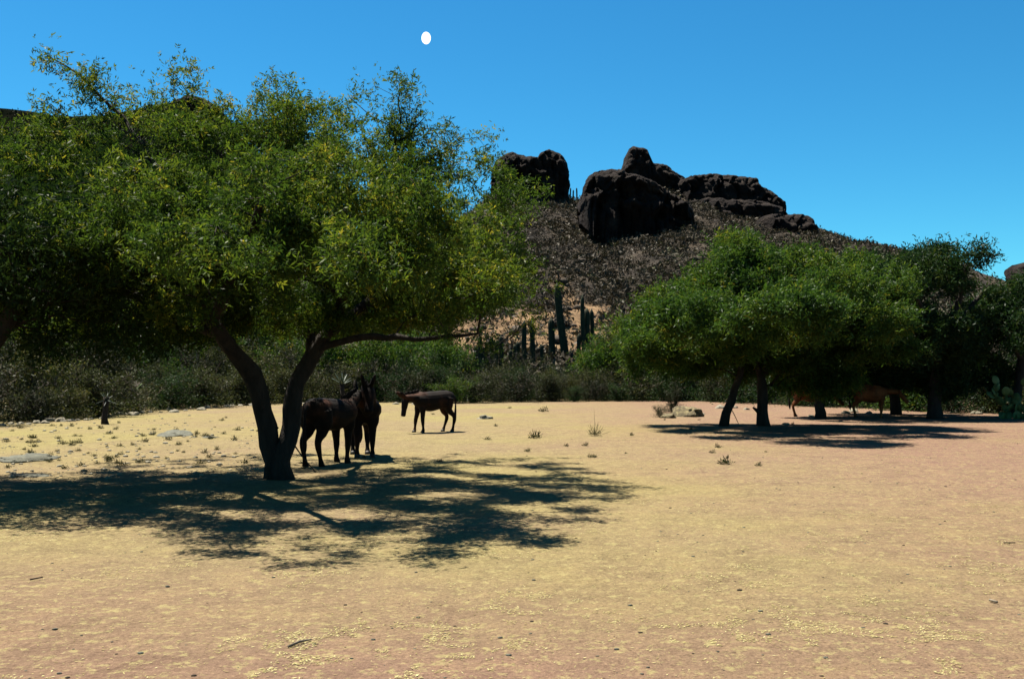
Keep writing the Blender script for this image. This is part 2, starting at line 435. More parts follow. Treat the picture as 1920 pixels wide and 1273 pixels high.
tag(o, 'dark hill showing above the big tree at left', kind='structure')

# ------------------------------------------------------------------ crags
def crag(name, top, bot, D, depth, label, seed, amp=1.0):
    tx, tz = prof(top, D); bx_, bz = prof(bot, D)
    n, m = 190, 80
    u = np.linspace(0, 1, n); xs = tx[0] + (tx[-1] - tx[0]) * u
    T = np.interp(xs, tx, tz); B = np.interp(xs, bx_, bz) - 3.0
    e = np.clip(1 - np.abs(u * 2 - 1) ** 3.0, 0.0, 1) ** 0.5
    dep = depth * (0.25 + 0.75 * e)
    th = np.linspace(0, math.pi, m)
    c, s = np.cos(th), np.sin(th)
    pw = 2 / 7.0
    cy = -np.sign(c) * np.abs(c) ** pw; sz = np.abs(s) ** pw
    X = np.repeat(xs[:, None], m, 1)
    Y = D + depth * 0.6 + dep[:, None] * cy[None, :]
    Z = B[:, None] + (T - B)[:, None] * sz[None, :]
    # noise: vertical flutes and horizontal ledges
    env = np.sin(th)[None, :] ** 0.3
    front = np.clip(np.abs(c), 0, 1)[None, :]
    big = fbm(X / 11, Z / 14, Y / 30, seed=seed, octv=4)
    w1 = fbm(X / 7, Z / 7, Y / 12, seed=seed + 5, octv=4); w2 = fbm(X / 5, Z / 5, Y / 12, seed=seed + 6, octv=4)
    def saw(q): q = q - np.floor(q); return np.where(q < .85, q / .85, (1 - q) / .15)
    led = saw((Z + 3.0 * w1 + .12 * X) / 3.4) * (0.6 + .8 * w2)          # strata ledges
    jnt = saw((X + 5.0 * w2 - .2 * Z) / 4.6)                              # vertical joints
    j2 = saw((X - 6.0 * w1 + .5 * Z) / 2.1)
    fine = fbm(X / 1.2, Z / 1.2, Y / 3, seed=seed + 8, octv=3)
    crk = 1 - np.abs(fbm(X / 4, Z / 6, Y / 9, seed=seed + 12, octv=3)) * 3.0
    Y = Y + amp * (3.0 * big - 2.6 * led - 2.4 * jnt - 1.0 * j2 + 0.9 * fine + 1.6 * np.clip(crk, 0, 1) ** 3) * front * 1.3
    Z = Z + amp * (0.9 * fbm(X / 2.0, Y / 6.0, seed=seed + 2, octv=5) + 0.8 * (np.round(w2 * 3) / 3)) * env
    X = X + amp * 0.9 * fbm(Z / 2.0, Y / 5, X / 5, seed=seed + 3, octv=4)
    idx = np.arange(n * m).reshape(n, m)
    f = np.stack([idx[:-1, :-1], idx[1:, :-1], idx[1:, 1:], idx[:-1, 1:]], -1).reshape(-1, 4)
    v = np.stack([X, Y, Z], -1).reshape(-1, 3)
    me = raw_mesh(name, v, f, M['crag'], smooth=False)
    base = Vector((float(xs.mean()), D, float(B.min())))
    me.transform(Matrix.Translation(-base))
    o = link(name, me, loc=base)
    tag(o, label, 'rock')
    return o
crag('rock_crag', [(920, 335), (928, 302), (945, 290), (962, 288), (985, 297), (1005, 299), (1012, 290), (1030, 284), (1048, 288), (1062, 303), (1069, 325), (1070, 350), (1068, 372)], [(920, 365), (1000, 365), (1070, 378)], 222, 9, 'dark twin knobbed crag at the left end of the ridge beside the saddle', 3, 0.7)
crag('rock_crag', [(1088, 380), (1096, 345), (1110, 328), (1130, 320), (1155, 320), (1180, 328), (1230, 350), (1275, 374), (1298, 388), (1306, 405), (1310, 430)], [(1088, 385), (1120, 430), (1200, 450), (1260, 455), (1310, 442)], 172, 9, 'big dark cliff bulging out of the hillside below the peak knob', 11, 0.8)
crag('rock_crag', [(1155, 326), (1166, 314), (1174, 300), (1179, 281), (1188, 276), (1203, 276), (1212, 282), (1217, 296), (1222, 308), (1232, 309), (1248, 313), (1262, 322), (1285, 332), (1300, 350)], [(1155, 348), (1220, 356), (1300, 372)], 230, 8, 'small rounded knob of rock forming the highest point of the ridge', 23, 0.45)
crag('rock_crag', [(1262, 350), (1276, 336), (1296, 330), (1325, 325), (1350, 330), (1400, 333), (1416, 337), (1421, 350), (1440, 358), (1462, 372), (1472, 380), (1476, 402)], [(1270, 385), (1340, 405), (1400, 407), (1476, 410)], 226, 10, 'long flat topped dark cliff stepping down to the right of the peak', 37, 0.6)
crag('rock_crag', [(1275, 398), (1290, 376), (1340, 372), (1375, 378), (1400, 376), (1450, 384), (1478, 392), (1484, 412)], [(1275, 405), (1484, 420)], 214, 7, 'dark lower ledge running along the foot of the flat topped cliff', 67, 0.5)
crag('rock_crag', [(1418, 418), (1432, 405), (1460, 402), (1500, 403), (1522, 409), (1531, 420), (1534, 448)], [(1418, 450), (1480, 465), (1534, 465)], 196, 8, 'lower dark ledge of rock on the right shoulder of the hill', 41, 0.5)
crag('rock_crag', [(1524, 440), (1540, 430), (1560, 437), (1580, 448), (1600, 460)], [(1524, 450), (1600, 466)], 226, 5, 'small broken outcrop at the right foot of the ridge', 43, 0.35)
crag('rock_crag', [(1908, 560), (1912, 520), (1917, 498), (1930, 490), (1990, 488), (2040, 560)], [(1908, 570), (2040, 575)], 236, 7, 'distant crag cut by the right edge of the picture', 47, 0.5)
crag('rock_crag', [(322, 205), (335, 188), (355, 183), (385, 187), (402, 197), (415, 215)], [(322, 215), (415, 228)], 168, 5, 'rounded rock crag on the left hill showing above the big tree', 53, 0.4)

# hillside boulders and brush (uncountable)
def brush(name, pts, size, ntri, mat, label, nm_seed, tints=None):
    r = np.random.default_rng(nm_seed)
    n = len(pts)
    c = np.repeat(pts, ntri, 0); s = np.repeat(size, ntri)
    d = r.normal(size=(n * ntri, 3)); d[:, 2] = np.abs(d[:, 2]) * 0.9
    d /= np.linalg.norm(d, axis=1)[:, None]
    cen = c + d * (s * (0.35 + 0.65 * r.random(n * ntri) ** 0.5))[:, None] * np.array([1.0, 1.0, 0.8])
    a = r.normal(size=(n * ntri, 3)); a /= np.linalg.norm(a, axis=1)[:, None]
    b = np.cross(a, r.normal(size=(n * ntri, 3))); b /= np.linalg.norm(b, axis=1)[:, None] + 1e-9
    q = (s * 0.22)[:, None] * (0.5 + r.random((n * ntri, 1)))
    v = np.stack([cen - a * q, cen + a * q, cen + b * q * 0.7], 1).reshape(-1, 3)
    f = np.arange(len(v)).reshape(-1, 3)
    t = np.repeat(np.clip(.5 + .5 * fbm(pts[:, 0] / 12, pts[:, 1] / 12, seed=4) + .32 * r.normal(size=n), 0, 1), ntri) * 0.8 + 0.2 * r.random(n * ntri)
    o = link(name, raw_mesh(name, v, f, mat, tint=np.repeat(t, 3)))
    tag(o, label, kind='stuff')
    return o
bp, bs = [], []
r = np.random.default_rng(5)
N1 = 26000
yy = 62 + (250 - 62) * r.random(N1) ** 0.8
xx = (r.random(N1) * (0.46 + 0.12) - 0.12) * yy
k = (r.random(N1) > bare(xx, yy) * 0.84)
xx, yy = xx[k], yy[k]
zz = hill_c(xx, yy)
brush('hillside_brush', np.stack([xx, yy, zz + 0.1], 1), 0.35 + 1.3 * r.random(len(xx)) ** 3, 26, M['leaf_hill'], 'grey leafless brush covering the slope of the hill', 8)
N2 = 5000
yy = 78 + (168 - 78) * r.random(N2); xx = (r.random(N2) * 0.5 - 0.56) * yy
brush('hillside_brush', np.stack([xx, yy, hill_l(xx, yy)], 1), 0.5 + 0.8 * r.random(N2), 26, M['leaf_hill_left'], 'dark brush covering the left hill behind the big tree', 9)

# loose rocks on the bare slope
def rock_mesh(name, mat, seed, sub=3, amp=0.35, flat=0.7):
    import bmesh
    bm = bmesh.new(); bmesh.ops.create_icosphere(bm, subdivisions=sub, radius=1)
    for v in bm.verts:
        p = v.co.copy()
        d = 1 + amp * mnoise.fractal(p * 1.1 + Vector((seed * 3.1, 0, 0)), 0.9, 2.1, 4) + 0.5 * amp * mnoise.cell(p * 1.6 + Vector((seed, 1, 2)))
        # planar facets
        for q in range(5):
            rr = random.Random(seed * 10 + q); nrm = Vector((rr.uniform(-1, 1), rr.uniform(-1, 1), rr.uniform(-0.4, 1))).normalized()
            dd = p.dot(nrm) * d
            if dd > 0.78: d *= (0.78 + (dd - 0.78) * 0.3) / dd
        v.co = p * d
        v.co.z *= flat
        if v.co.z < -0.25: v.co.z = -0.25
    me = bpy.data.meshes.new(name); bm.to_mesh(me); bm.free(); me.materials.append(mat)
    me.polygons.foreach_set('use_smooth', np.ones(len(me.polygons), bool))
    return me
M['rubble'] = rough_mat('brown_rubble', (0.015, 0.011, 0.009), (0.06, 0.043, 0.028), 1.2, 1.0, 5)
slope_rocks = [rock_mesh('rock', M['rubble'], 60 + i, 2) for i in range(3)]
vv, ff, base = [], [], 0
for i in range(260):
    y = 78 + 120 * r.random() ** 1.3; x = (r.random() * 0.30 - 0.06) * y; s = 0.2 + 0.7 * r.random() ** 3
    me = slope_rocks[i % 3]; co = np.empty(len(me.vertices) * 3); me.vertices.foreach_get('co', co); co = co.reshape(-1, 3)
    an = r.random() * 6.28; R_ = np.array([[math.cos(an), -math.sin(an), 0], [math.sin(an), math.cos(an), 0], [0, 0, 1]])
    vv.append(co @ R_.T * s * np.array([1.2, 1, 1]) + np.array([x, y, float(hill_c(np.array([x]), np.array([y]))[0])]))
    fi = np.array([p.vertices[:] for p in me.polygons]); ff.append(fi + base); base += len(co)
o = link('slope_rubble', raw_mesh('slope_rubble', np.concatenate(vv), np.concatenate(ff), M['rubble'], smooth=True))
tag(o, 'brown rubble strewn over the hillside', kind='stuff')

# ------------------------------------------------------------------ tree machinery
def leaf_cloud(name, cen, dirs, length, width, nl, tint, mat, seed, spread=0.55):
    """feathery sprays: each spray is a stalk direction with nl narrow leaflets"""
    r = np.random.default_rng(seed)
    n = len(cen)
    d = dirs / (np.linalg.norm(dirs, axis=1)[:, None] + 1e-9)
    s = np.cross(d, r.normal(size=(n, 3))); s /= np.linalg.norm(s, axis=1)[:, None] + 1e-9
    L = length * (0.6 + 0.8 * r.random(n))
    V = []
    for k in range(nl):
        if k == 0:
            p0 = cen; ld = d; ll = L * 0.6
            p0 = cen + d * (L * 0.4)[:, None]
        else:
            side = 1 if k % 2 else -1
            f = 0.15 + 0.7 * ((k - 1) // 2) / max(1, (nl - 1) // 2)
            p0 = cen + d * (L * f)[:, None]
            ld = d * 0.55 + s * side * 0.9 + r.normal(size=(n, 3)) * 0.28
            ld /= np.linalg.norm(ld, axis=1)[:, None]
            ll = L * spread * (0.8 + 0.4 * r.random(n))
        w = np.cross(ld, r.normal(size=(n, 3))); w /= np.linalg.norm(w, axis=1)[:, None] + 1e-9
        hw = (width * 0.5 * (0.7 + 0.6 * r.random(n)))[:, None]
        p1 = p0 + ld * (ll * 0.5)[:, None]; p2 = p0 + ld * ll[:, None]
        V.append(np.stack([p0, p1 + w * hw, p2, p1 - w * hw], 1))
    v = np.stack(V, 1).reshape(-1, 3)
    f = np.arange(len(v)).reshape(-1, 4)
    t = np.repeat(np.clip(tint + 0.08 * r.normal(size=n), 0, 1), nl * 4)
    return raw_mesh(name, v, f, mat, tint=t)

def sample_lobes(lobes, n, seed, clump=1.1, thr=-0.08, shell=0.75):
    r = np.random.default_rng(seed)
    vol = np.array([l[1][0] * l[1][1] * l[1][2] * (l[2] if len(l) > 2 else 1) for l in lobes]); vol = vol / vol.sum()
    out = []
    while len(out) < n:
        i = r.choice(len(lobes), p=vol); c, rad = lobes[i][0], lobes[i][1]
        d = r.normal(size=3); d /= np.linalg.norm(d)
        q = r.random() ** (1 / 3.0 * shell)
        p = np.array(c) + d * q * np.array(rad)
        if mnoise.fractal(Vector(p) / clump + Vector((seed, 0, 0)), 1.0, 2.0, 2) < thr: continue
        out.append(p)
    return np.array(out)

def grow(stems, pts, seed, step=0.22, zmin=1.6, pl=0.28):
    """stems: list of polylines (first starts at the base, others start at a node of the first ones)"""
    r = np.random.default_rng(seed)
    pos, par, plen, ok, fix = [], [], [], [], []
    for st in stems:
        prev = -1
        if pos and st.get('from', True):
            dd = [np.linalg.norm(np.array(st['p'][0]) - q) for q in pos]; prev = int(np.argmin(dd))
        P_ = st['p']; R_ = st['r']
        for a in range(len(P_) - 1):
            p, q = np.array(P_[a], float), np.array(P_[a + 1], float)
            ns = max(1, int(np.linalg.norm(q - p) / step))
            for k in range(ns + (1 if a == len(P_) - 2 else 0)):
                t = k / ns
                if prev >= 0 and a == 0 and k == 0 and len(pos) > 0 and np.linalg.norm(p - pos[prev]) < 0.02: continue
                w = p + (q - p) * t + (r.normal(size=3) * 0.02 if (a or k) else 0)
                pos.append(w); par.append(prev)
                plen.append(0 if prev < 0 else plen[prev] + np.linalg.norm(w - pos[prev]))
                ok.append(w[2] > zmin); fix.append(R_[a] + (R_[a + 1] - R_[a]) * t); prev = len(pos) - 1
    n0 = len(pos); cap = n0 + len(pts) * 14 + 50
    PO = np.zeros((cap, 3)); PO[:n0] = pos; PL = np.full(cap, 1e9); PL[:n0] = np.where(ok, plen, 1e9)
    par = list(par); n = n0
    rt = np.array(pos)[np.array(ok)] if any(ok) else np.array(pos)
    key = np.array([np.min(np.linalg.norm(rt - p, axis=1)) for p in pts])
    tips = []
    rawpl = list(plen)
    for i in np.argsort(key):
        p = pts[i]
        d = np.linalg.norm(PO[:n] - p, axis=1)
        j = int(np.argmin(d + pl * PL[:n] + 0.25 * np.maximum(0, PO[:n, 2] - p[2])))
        dist = d[j]
        ns = max(1, min(12, int(dist / step)))
        j0 = PO[j].copy(); dirp = (j0 - PO[par[j]]) if par[j] >= 0 else np.array([0, 0, 1.0])
        dirp = dirp / (np.linalg.norm(dirp) + 1e-9)
        m1 = j0 + dirp * dist * 0.28 + np.array([0, 0, 0.10 * dist])
        prev = j
        for k in range(1, ns + 1):
            t = k / ns
            w = (1 - t) ** 2 * j0 + 2 * t * (1 - t) * (0.5 * m1 + 0.5 * (j0 + p) / 2) + t * t * p
            if k < ns: w = w + r.normal(size=3) * 0.035
            PO[n] = w; par.append(prev); rawpl.append(rawpl[prev] + np.linalg.norm(w - PO[prev])); PL[n] = rawpl[-1]; prev = n; n += 1
        tips.append(prev)
    PO = PO[:n]
    # radii (pipe model)
    e = 2.25
    acc = np.zeros(n); R0 = 0.0045
    child = [[] for _ in range(n)]
    for i in range(n - 1, -1, -1):
        if acc[i] == 0: acc[i] = R0 ** e
        if par[i] >= 0: acc[par[i]] += acc[i] * 1.0; child[par[i]].append(i)
    R = acc ** (1 / e)
    R[:n0] = np.maximum(R[:n0] * 0.0 + np.array(fix), 0.01)
    R[n0:] = np.minimum(R[n0:], 0.075)
    return PO, par, R, child, tips, n0, rawpl

def tree_mesh(name, g, mat, seed, rmin=0.0035, thick_n=12):
    PO, par, R, child, tips, n0, _ = g
    b = Buf()
    starts = [i for i in range(len(PO)) if par[i] < 0]
    stack = [(None, s) for s in starts]
    while stack:
        pp, i = stack.pop()
        chain = [] if pp is None else [pp]
        cur = i
        while True:
            chain.append(cur)
            ch = child[cur]
            if not ch: break
            ch = sorted(ch, key=lambda c: -R[c] - (10 if c < n0 else 0))
            for c in ch[1:]: stack.append((cur, c))
            cur = ch[0]
        if len(chain) < 2: continue
        rad = [max(rmin, R[c]) for c in chain]
        if pp is not None: rad[0] = min(rad[0], rad[1] * 1.25)
        if len(chain) > 3: rad[-1] = rmin * 0.6
        mxr = max(rad)
        b.ring_loft([PO[c] for c in chain], rad, n=thick_n if mxr > 0.08 else (6 if mxr > 0.025 else 3), rough=0.35 if mxr > 0.05 else 0, seed=seed, cap=mxr > 0.02)
    return b.mesh(name, mat)

def make_tree(name, label, cat_group, base, stems, lobes, npts, seed, mat, per_tip, L, Wd, nl=5, clump=1.1, thr=-0.08, step=0.22, zmin=1.6, rad=0.30, tintbase=0.35, extra_pts=None, shade=None, rmin=0.0035, pl=0.28):
    base = Vector(base)
    pts = sample_lobes(lobes, npts, seed, clump, thr)
    if extra_pts is not None: pts = np.concatenate([pts, extra_pts])
    bb = np.array(base)
    st2 = [dict(p=[np.array(q) - bb for q in s['p']], r=s['r']) for s in stems]
    g = grow(st2, pts - bb, seed, step, zmin, pl)
    root = bpy.data.objects.new(name, None); COL.objects.link(root); root.location = base
    tag(root, label, 'tree', cat_group)
    link('trunk', tree_mesh('trunk', g, M['bark'], seed, rmin), root)
    PO, par, R, child, tips, n0, _ = g
    r = np.random.default_rng(seed + 1)
    cand = np.array([i for i in range(n0, len(PO)) if R[i] < 0.016])
    n = per_tip * len(tips)
    # two thirds on the ends, the rest along the twigs
    tipset = np.array(tips)
    wt_ = np.ones(len(tipset))
    if extra_pts is not None:
        ec = extra_pts - bb
        dmin = np.array([np.min(np.linalg.norm(ec - PO[t], axis=1)) for t in tipset]); wt_[dmin < .02] = .38
    sel = np.where(r.random(n) < 0.6, r.choice(tipset, n, p=wt_ / wt_.sum()), cand[r.integers(0, len(cand), n)])
    if extra_pts is not None:
        dm = np.array([np.min(np.linalg.norm(ec - PO[t], axis=1)) for t in range(len(PO))])
        keep = (dm[sel] > .30) | (r.random(n) < .5)
        sel = sel[keep]; n = len(sel)
    par_a = np.array(par)
    dirs = PO[sel] - PO[par_a[sel]]; dirs /= np.linalg.norm(dirs, axis=1)[:, None] + 1e-9
    cen = PO[sel] + r.normal(size=(n, 3)) * rad * np.array([0.5, 0.5, 0.38]) * (0.4 + 0.8 * r.random((n, 1)))
    dd = dirs * 0.6 + r.normal(size=(n, 3)) * 0.7 + np.array([0, 0, -0.12])
    clumpn = fbm(cen[:, 0] / 0.8, cen[:, 1] / 0.8, cen[:, 2] / 0.8, seed=seed, octv=3)
    tnt = tintbase + 0.42 * clumpn + 0.16 * r.normal(size=n) + (r.random(n) > 0.955) * 0.35
    link('crown', leaf_cloud('crown', cen, dd, L, Wd, nl, tnt, mat, seed + 2), root)
    return root

def PX(px, py, D): return tuple(P(px, py, D))
def lobe(px, py, D, rx, ry, rz, w=1.0): return (PX(px, py, D), (rx, ry, rz), w)

# ------------------------------------------------------------------ main tree
B0 = onground(GP(520, 896)); DM = B0.y
bz = Vector((0, 0, -0.12))
stems = [
    dict(p=[B0 + bz, PX(517, 868, DM), PX(506, 830, DM - .05), PX(495, 772, DM - .15), PX(472, 700, DM - .4), PX(432, 646, DM - .8), PX(398, 596, DM - 1.2), PX(370, 520, DM - 1.6), PX(352, 440, DM - 1.8)],
         r=[0.25, 0.19, 0.150, 0.145, 0.135, 0.12, 0.095, 0.07, 0.045]),
    dict(p=[B0 + Vector((.12, 0, -.12)), PX(528, 868, DM), PX(538, 830, DM + .02), PX(546, 770, DM + .1), PX(556, 716, DM + .1), PX(586, 664, DM + .1), PX(618, 622, DM), PX(640, 560, DM - .2), PX(668, 470, DM - .3), PX(690, 380, DM - .3)],
         r=[0.22, 0.175, 0.155, 0.135, 0.13, 0.115, 0.10, 0.085, 0.06, 0.04]),
    dict(p=[PX(590, 656, DM + .1), PX(640, 641, DM - .1), PX(700, 634, DM - .4), PX(770, 635, DM - .7), PX(835, 634, DM - .9), PX(895, 622, DM - 1.0)],
         r=[0.065, 0.055, 0.048, 0.04, 0.032, 0.02]),
    dict(p=[PX(432, 646, DM - .8), PX(380, 610, DM - 0.2), PX(300, 570, DM + .3), PX(200, 540, DM + .4), PX(110, 500, DM + .4)], r=[0.10, 0.085, 0.07, 0.055, 0.04]),
    dict(p=[PX(618, 622, DM), PX(700, 560, DM + .6), PX(790, 500, DM + 1.2), PX(870, 440, DM + 1.6)], r=[0.10, 0.08, 0.06, 0.04]),
    dict(p=[PX(586, 664, DM + .1), PX(580, 600, DM + 1.0), PX(565, 520, DM + 2.4), PX(560, 450, DM + 3.8)], r=[0.10, 0.085, 0.065, 0.04]),
    dict(p=[PX(398, 596, DM - 1.2), PX(440, 510, DM - 2.2), PX(480, 430, DM - 3.2), PX(500, 340, DM - 4.0)], r=[0.09, 0.075, 0.055, 0.035]),
    dict(p=[PX(640, 560, DM - .2), PX(600, 480, DM - .3), PX(555, 400, DM - .3), PX(545, 300, DM - .2)], r=[0.085, 0.065, 0.05, 0.03]),
    # tall shoot with bare forks
    dict(p=[PX(668, 470, DM - .3), PX(700, 400, DM - .2), PX(740, 330, DM - .1), PX(742, 260, DM - .1), PX(752, 190, DM - .1)], r=[0.05, 0.042, 0.032, 0.022, 0.012]),
    dict(p=[PX(742, 270, DM - .1), PX(785, 235, DM), PX(800, 215, DM)], r=[0.02, 0.014, 0.008]),
    dict(p=[PX(352, 440, DM - 1.8), PX(300, 320, DM - 1.5), PX(230, 220, DM - 1.2), PX(150, 145, DM - 1.0), PX(90, 105, DM - .9)], r=[0.045, 0.035, 0.025, 0.016, 0.007]),
]
lobes = [
    lobe(540, 325, DM - .2, 2.2, 2.0, .95, 1.7), lobe(360, 360, DM - .6, 2.0, 2.2, 1.0, 1.4), lobe(690, 400, DM, 1.5, 2.2, .75, .7), lobe(760, 300, DM + .3, .9, 1.2, .5, .8), lobe(600, 262, DM, 1.5, 1.2, .5, 1.5), lobe(420, 275, DM - .3, 1.4, 1.2, .5, 1.4), lobe(240, 290, DM, 1.2, 1.2, .45, 1.2), lobe(860, 335, DM + .2, .6, 1.0, .5, 1.3), lobe(955, 440, DM, .5, 1.0, .5, 1.3),
    lobe(880, 400, DM + .2, .95, 1.8, .75, .9), lobe(930, 500, DM, .7, 1.8, .65, 1.4), lobe(960, 385, DM, .45, .9, .35, 1.2), lobe(700, 540, DM - .6, 2.2, 2.2, .55, 1.5), lobe(900, 590, DM + .1, .9, 2.0, .40, 1.6),
    lobe(460, 530, DM - .8, 2.4, 2.8, .65, 1.4), lobe(180, 355, DM - .2, 1.9, 2.2, 1.0, 1.3), lobe(60, 430, DM - .2, 1.9, 2.4, 1.0, 1.2), lobe(430, 600, DM + 1.0, 1.6, 1.4, .32, 2.6), lobe(540, 590, DM + 2.2, 2.4, 1.6, .35, 2.6), lobe(300, 570, DM + .6, 2.2, 1.8, .45, 2.2), lobe(100, 570, DM + .6, 2.0, 1.8, .5, 2.2), lobe(700, 590, DM + .6, 1.8, 1.6, .30, 2.2), lobe(560, 440, DM - 4.6, 1.8, 1.4, .45, 1.8), lobe(860, 500, DM - 2.6, 1.0, 1.2, .4, 1.4), lobe(600, 440, DM - 2.6, 2.0, 1.6, .6, 1.5), lobe(380, 440, DM - 2.4, 1.8, 1.4, .6, 1.3), lobe(820, 450, DM - 1.8, 1.1, 1.3, .5, 1.2),
    lobe(520, 370, DM - 4.0, 2.1, 1.6, .5, 1.6), lobe(800, 470, DM - 3.6, 1.3, 1.6, .4, 1.2), lobe(560, 480, DM - 4.9, 1.7, 1.3, .40, 1.8), lobe(300, 430, DM - 3.2, 1.8, 1.6, .5, 1.4),
    lobe(450, 500, DM + 3.8, 3.4, 2.2, .8, .8), lobe(800, 520, DM + 2.6, 2.2, 1.8, .6, 1.2), lobe(760, 560, DM + 4.4, 2.4, 1.4, .5, 1.1),
]
r = np.random.default_rng(99)
def spike(p0, p1, n, s0, s1, D):
    t = r.random(n); a = np.array(PX(*p0, D)); b = np.array(PX(*p1, D))
    return a + (b - a) * t[:, None] + r.normal(size=(n, 3)) * (s0 + (s1 - s0) * t)[:, None]
ex = np.concatenate([
    spike((240, 230), (80, 100), 26, 0.165, 0.028, DM - 1.0), spike((215, 230), (185, 135), 10, 0.120, 0.042, DM - 1.2), spike((150, 225), (60, 190), 8, 0.090, 0.056, DM - 1.2),
    spike((345, 210), (340, 115), 14, 0.135, 0.070, DM - 1.4), spike((300, 225), (290, 180), 6, 0.112, 0.070, DM - 1.4),
    spike((490, 230), (478, 155), 9, 0.135, 0.070, DM - 1.0), spike((540, 220), (515, 160), 8, 0.150, 0.084, DM - .8), spike((590, 220), (600, 175), 8, 0.150, 0.070, DM - .8),
    spike((640, 230), (690, 170), 10, 0.150, 0.098, DM - .4), spike((745, 270), (750, 150), 26, 0.105, 0.112, DM - .1), spike((750, 260), (795, 205), 10, 0.090, 0.098, DM),
    spike((830, 320), (835, 235), 15, 0.165, 0.084, DM), spike((900, 340), (915, 268), 12, 0.150, 0.070, DM + .2), spike((430, 260), (405, 190), 8, 0.150, 0.070, DM - 1),
    spike((960, 360), (1010, 350), 10, 0.120, 0.112, DM + .3), spike((960, 460), (985, 480), 12, 0.165, 0.154, DM), spike((880, 620), (930, 640), 9, 0.150, 0.126, DM),
    spike((250, 240), (250, 190), 8, 0.188, 0.105, DM - 1.2), spike((985, 560), (1000, 600), 9, 0.150, 0.105, DM),
])
N_EX = len(ex)
make_tree('mesquite_tree', 'large spreading mesquite with forked V shaped trunk shading two donkeys', None, B0, stems, lobes, 2150, 11, M['leaf_main'], 52, 0.110, 0.018, 5, clump=0.95, thr=0.15, rad=0.26, tintbase=0.49, extra_pts=ex)

# neighbour whose trunk stands just outside the left edge
B1 = onground((-8.0, 14.0, 0)); D1 = B1.y
def O(b, x, y, z): return (b[0] + x, b[1] + y, z)
stems = [dict(p=[B1 + bz, O(B1, .1, 0, .8), O(B1, .0, .1, 1.7), O(B1, -.3, .3, 2.8), O(B1, -.5, .3, 4.0)], r=[.3, .22, .19, .12, .05]),
         dict(p=[O(B1, .1, 0, .8), O(B1, .7, -.2, 1.8), O(B1, 1.3, -.3, 2.8), O(B1, 1.8, -.4, 3.8)], r=[.16, .14, .1, .05]),
         dict(p=[O(B1, .0, .1, 1.7), O(B1, .6, 1.2, 2.6), O(B1, .9, 2.2, 3.5)], r=[.12, .1, .05])]
lobes = [((B1.x + .8, B1.y, 3.8), (2.8, 2.4, 1.15), 1), ((B1.x + 1.6, B1.y + 1.2, 2.7), (2.4, 2.2, .8), 1.0), ((B1.x - 1.2, B1.y, 3.3), (2.6, 2.6, 1.0), .8), ((B1.x + 1.5, B1.y - 1.5, 3.2), (2.0, 1.6, .7), .9)]
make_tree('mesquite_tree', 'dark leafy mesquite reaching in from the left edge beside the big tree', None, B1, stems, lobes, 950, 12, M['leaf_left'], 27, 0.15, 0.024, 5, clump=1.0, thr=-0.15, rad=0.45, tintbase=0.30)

# ------------------------------------------------------------------ trees on the right
def right_tree(label, bpx, bpy_, lean, fork, lobes, npts, seed, mat, tip, rtr, L=0.20, Wd=0.034, D=None, nl=4, tint=0.45, thr=-0.1, h=4.2):
    b = onground(GP(bpx, bpy_) if D is None else (P(bpx, 700, D).x, D, 0))
    lx, lz = lean
    t1 = O(b, lx * .5, 0, lz * .5); t2 = O(b, lx, 0, lz)
    st = [dict(p=[b + bz, O(b, lx * .15, 0, lz * .2), t1, t2, O(b, lx * 1.3 + fork[0], -.3, h * .75), O(b, lx * 1.3 + fork[0] * 1.5, -.5, h)], r=[rtr * 1.5, rtr * 1.1, rtr, rtr * .85, rtr * .5, rtr * .25]),
          dict(p=[t2, O(b, lx + fork[1], .4, h * .68), O(b, lx + fork[1] * 2, .8, h * .9)], r=[rtr * .7, rtr * .5, rtr * .25]),
          dict(p=[t2, O(b, lx + fork[2], -.9, h * .62), O(b, lx + fork[2] * 2, -2, h * .8)], r=[rtr * .6, rtr * .45, rtr * .22])]
    return make_tree('mesquite_tree', label, None, b, st, lobes, npts, seed, mat, tip, L, Wd, nl, clump=1.15, thr=thr + .17, step=0.3, zmin=1.0, rad=0.36, tintbase=tint, rmin=0.006)

D = GP(1355, 800).y
right_tree('bright green mesquite with a single leaning trunk near the lichen boulder', 1355, 800, (0.75, 2.2), (-.5, -1.2, .6),
           [lobe(1320, 585, D - .5, 1.9, 2.0, 1.0, 1.2), lobe(1385, 525, D - .5, 1.5, 1.8, .95, 1.2), lobe(1225, 620, D - .3, 1.25, 1.8, .6, 1.8), lobe(1180, 640, D - .3, .65, 1.3, .35, 2.5), lobe(1365, 470, D, .9, 1.3, .45, 1.6), lobe(1290, 660, D, 1.9, 2.0, .45, 1.8), lobe(1400, 665, D + 1.2, 1.5, 1.2, .5, 1.8), lobe(1320, 600, D - 3.6, 1.5, 1.4, .65, 1.8), lobe(1260, 655, D - 2.0, 1.5, 1.3, .45, 2.2), lobe(1330, 675, D + .5, 1.7, 1.1, .35, 4), lobe(1240, 680, D + .8, 1.6, 1.0, .4, 2)],
           900, 21, M['leaf_green'], 44, .11, h=4.5)
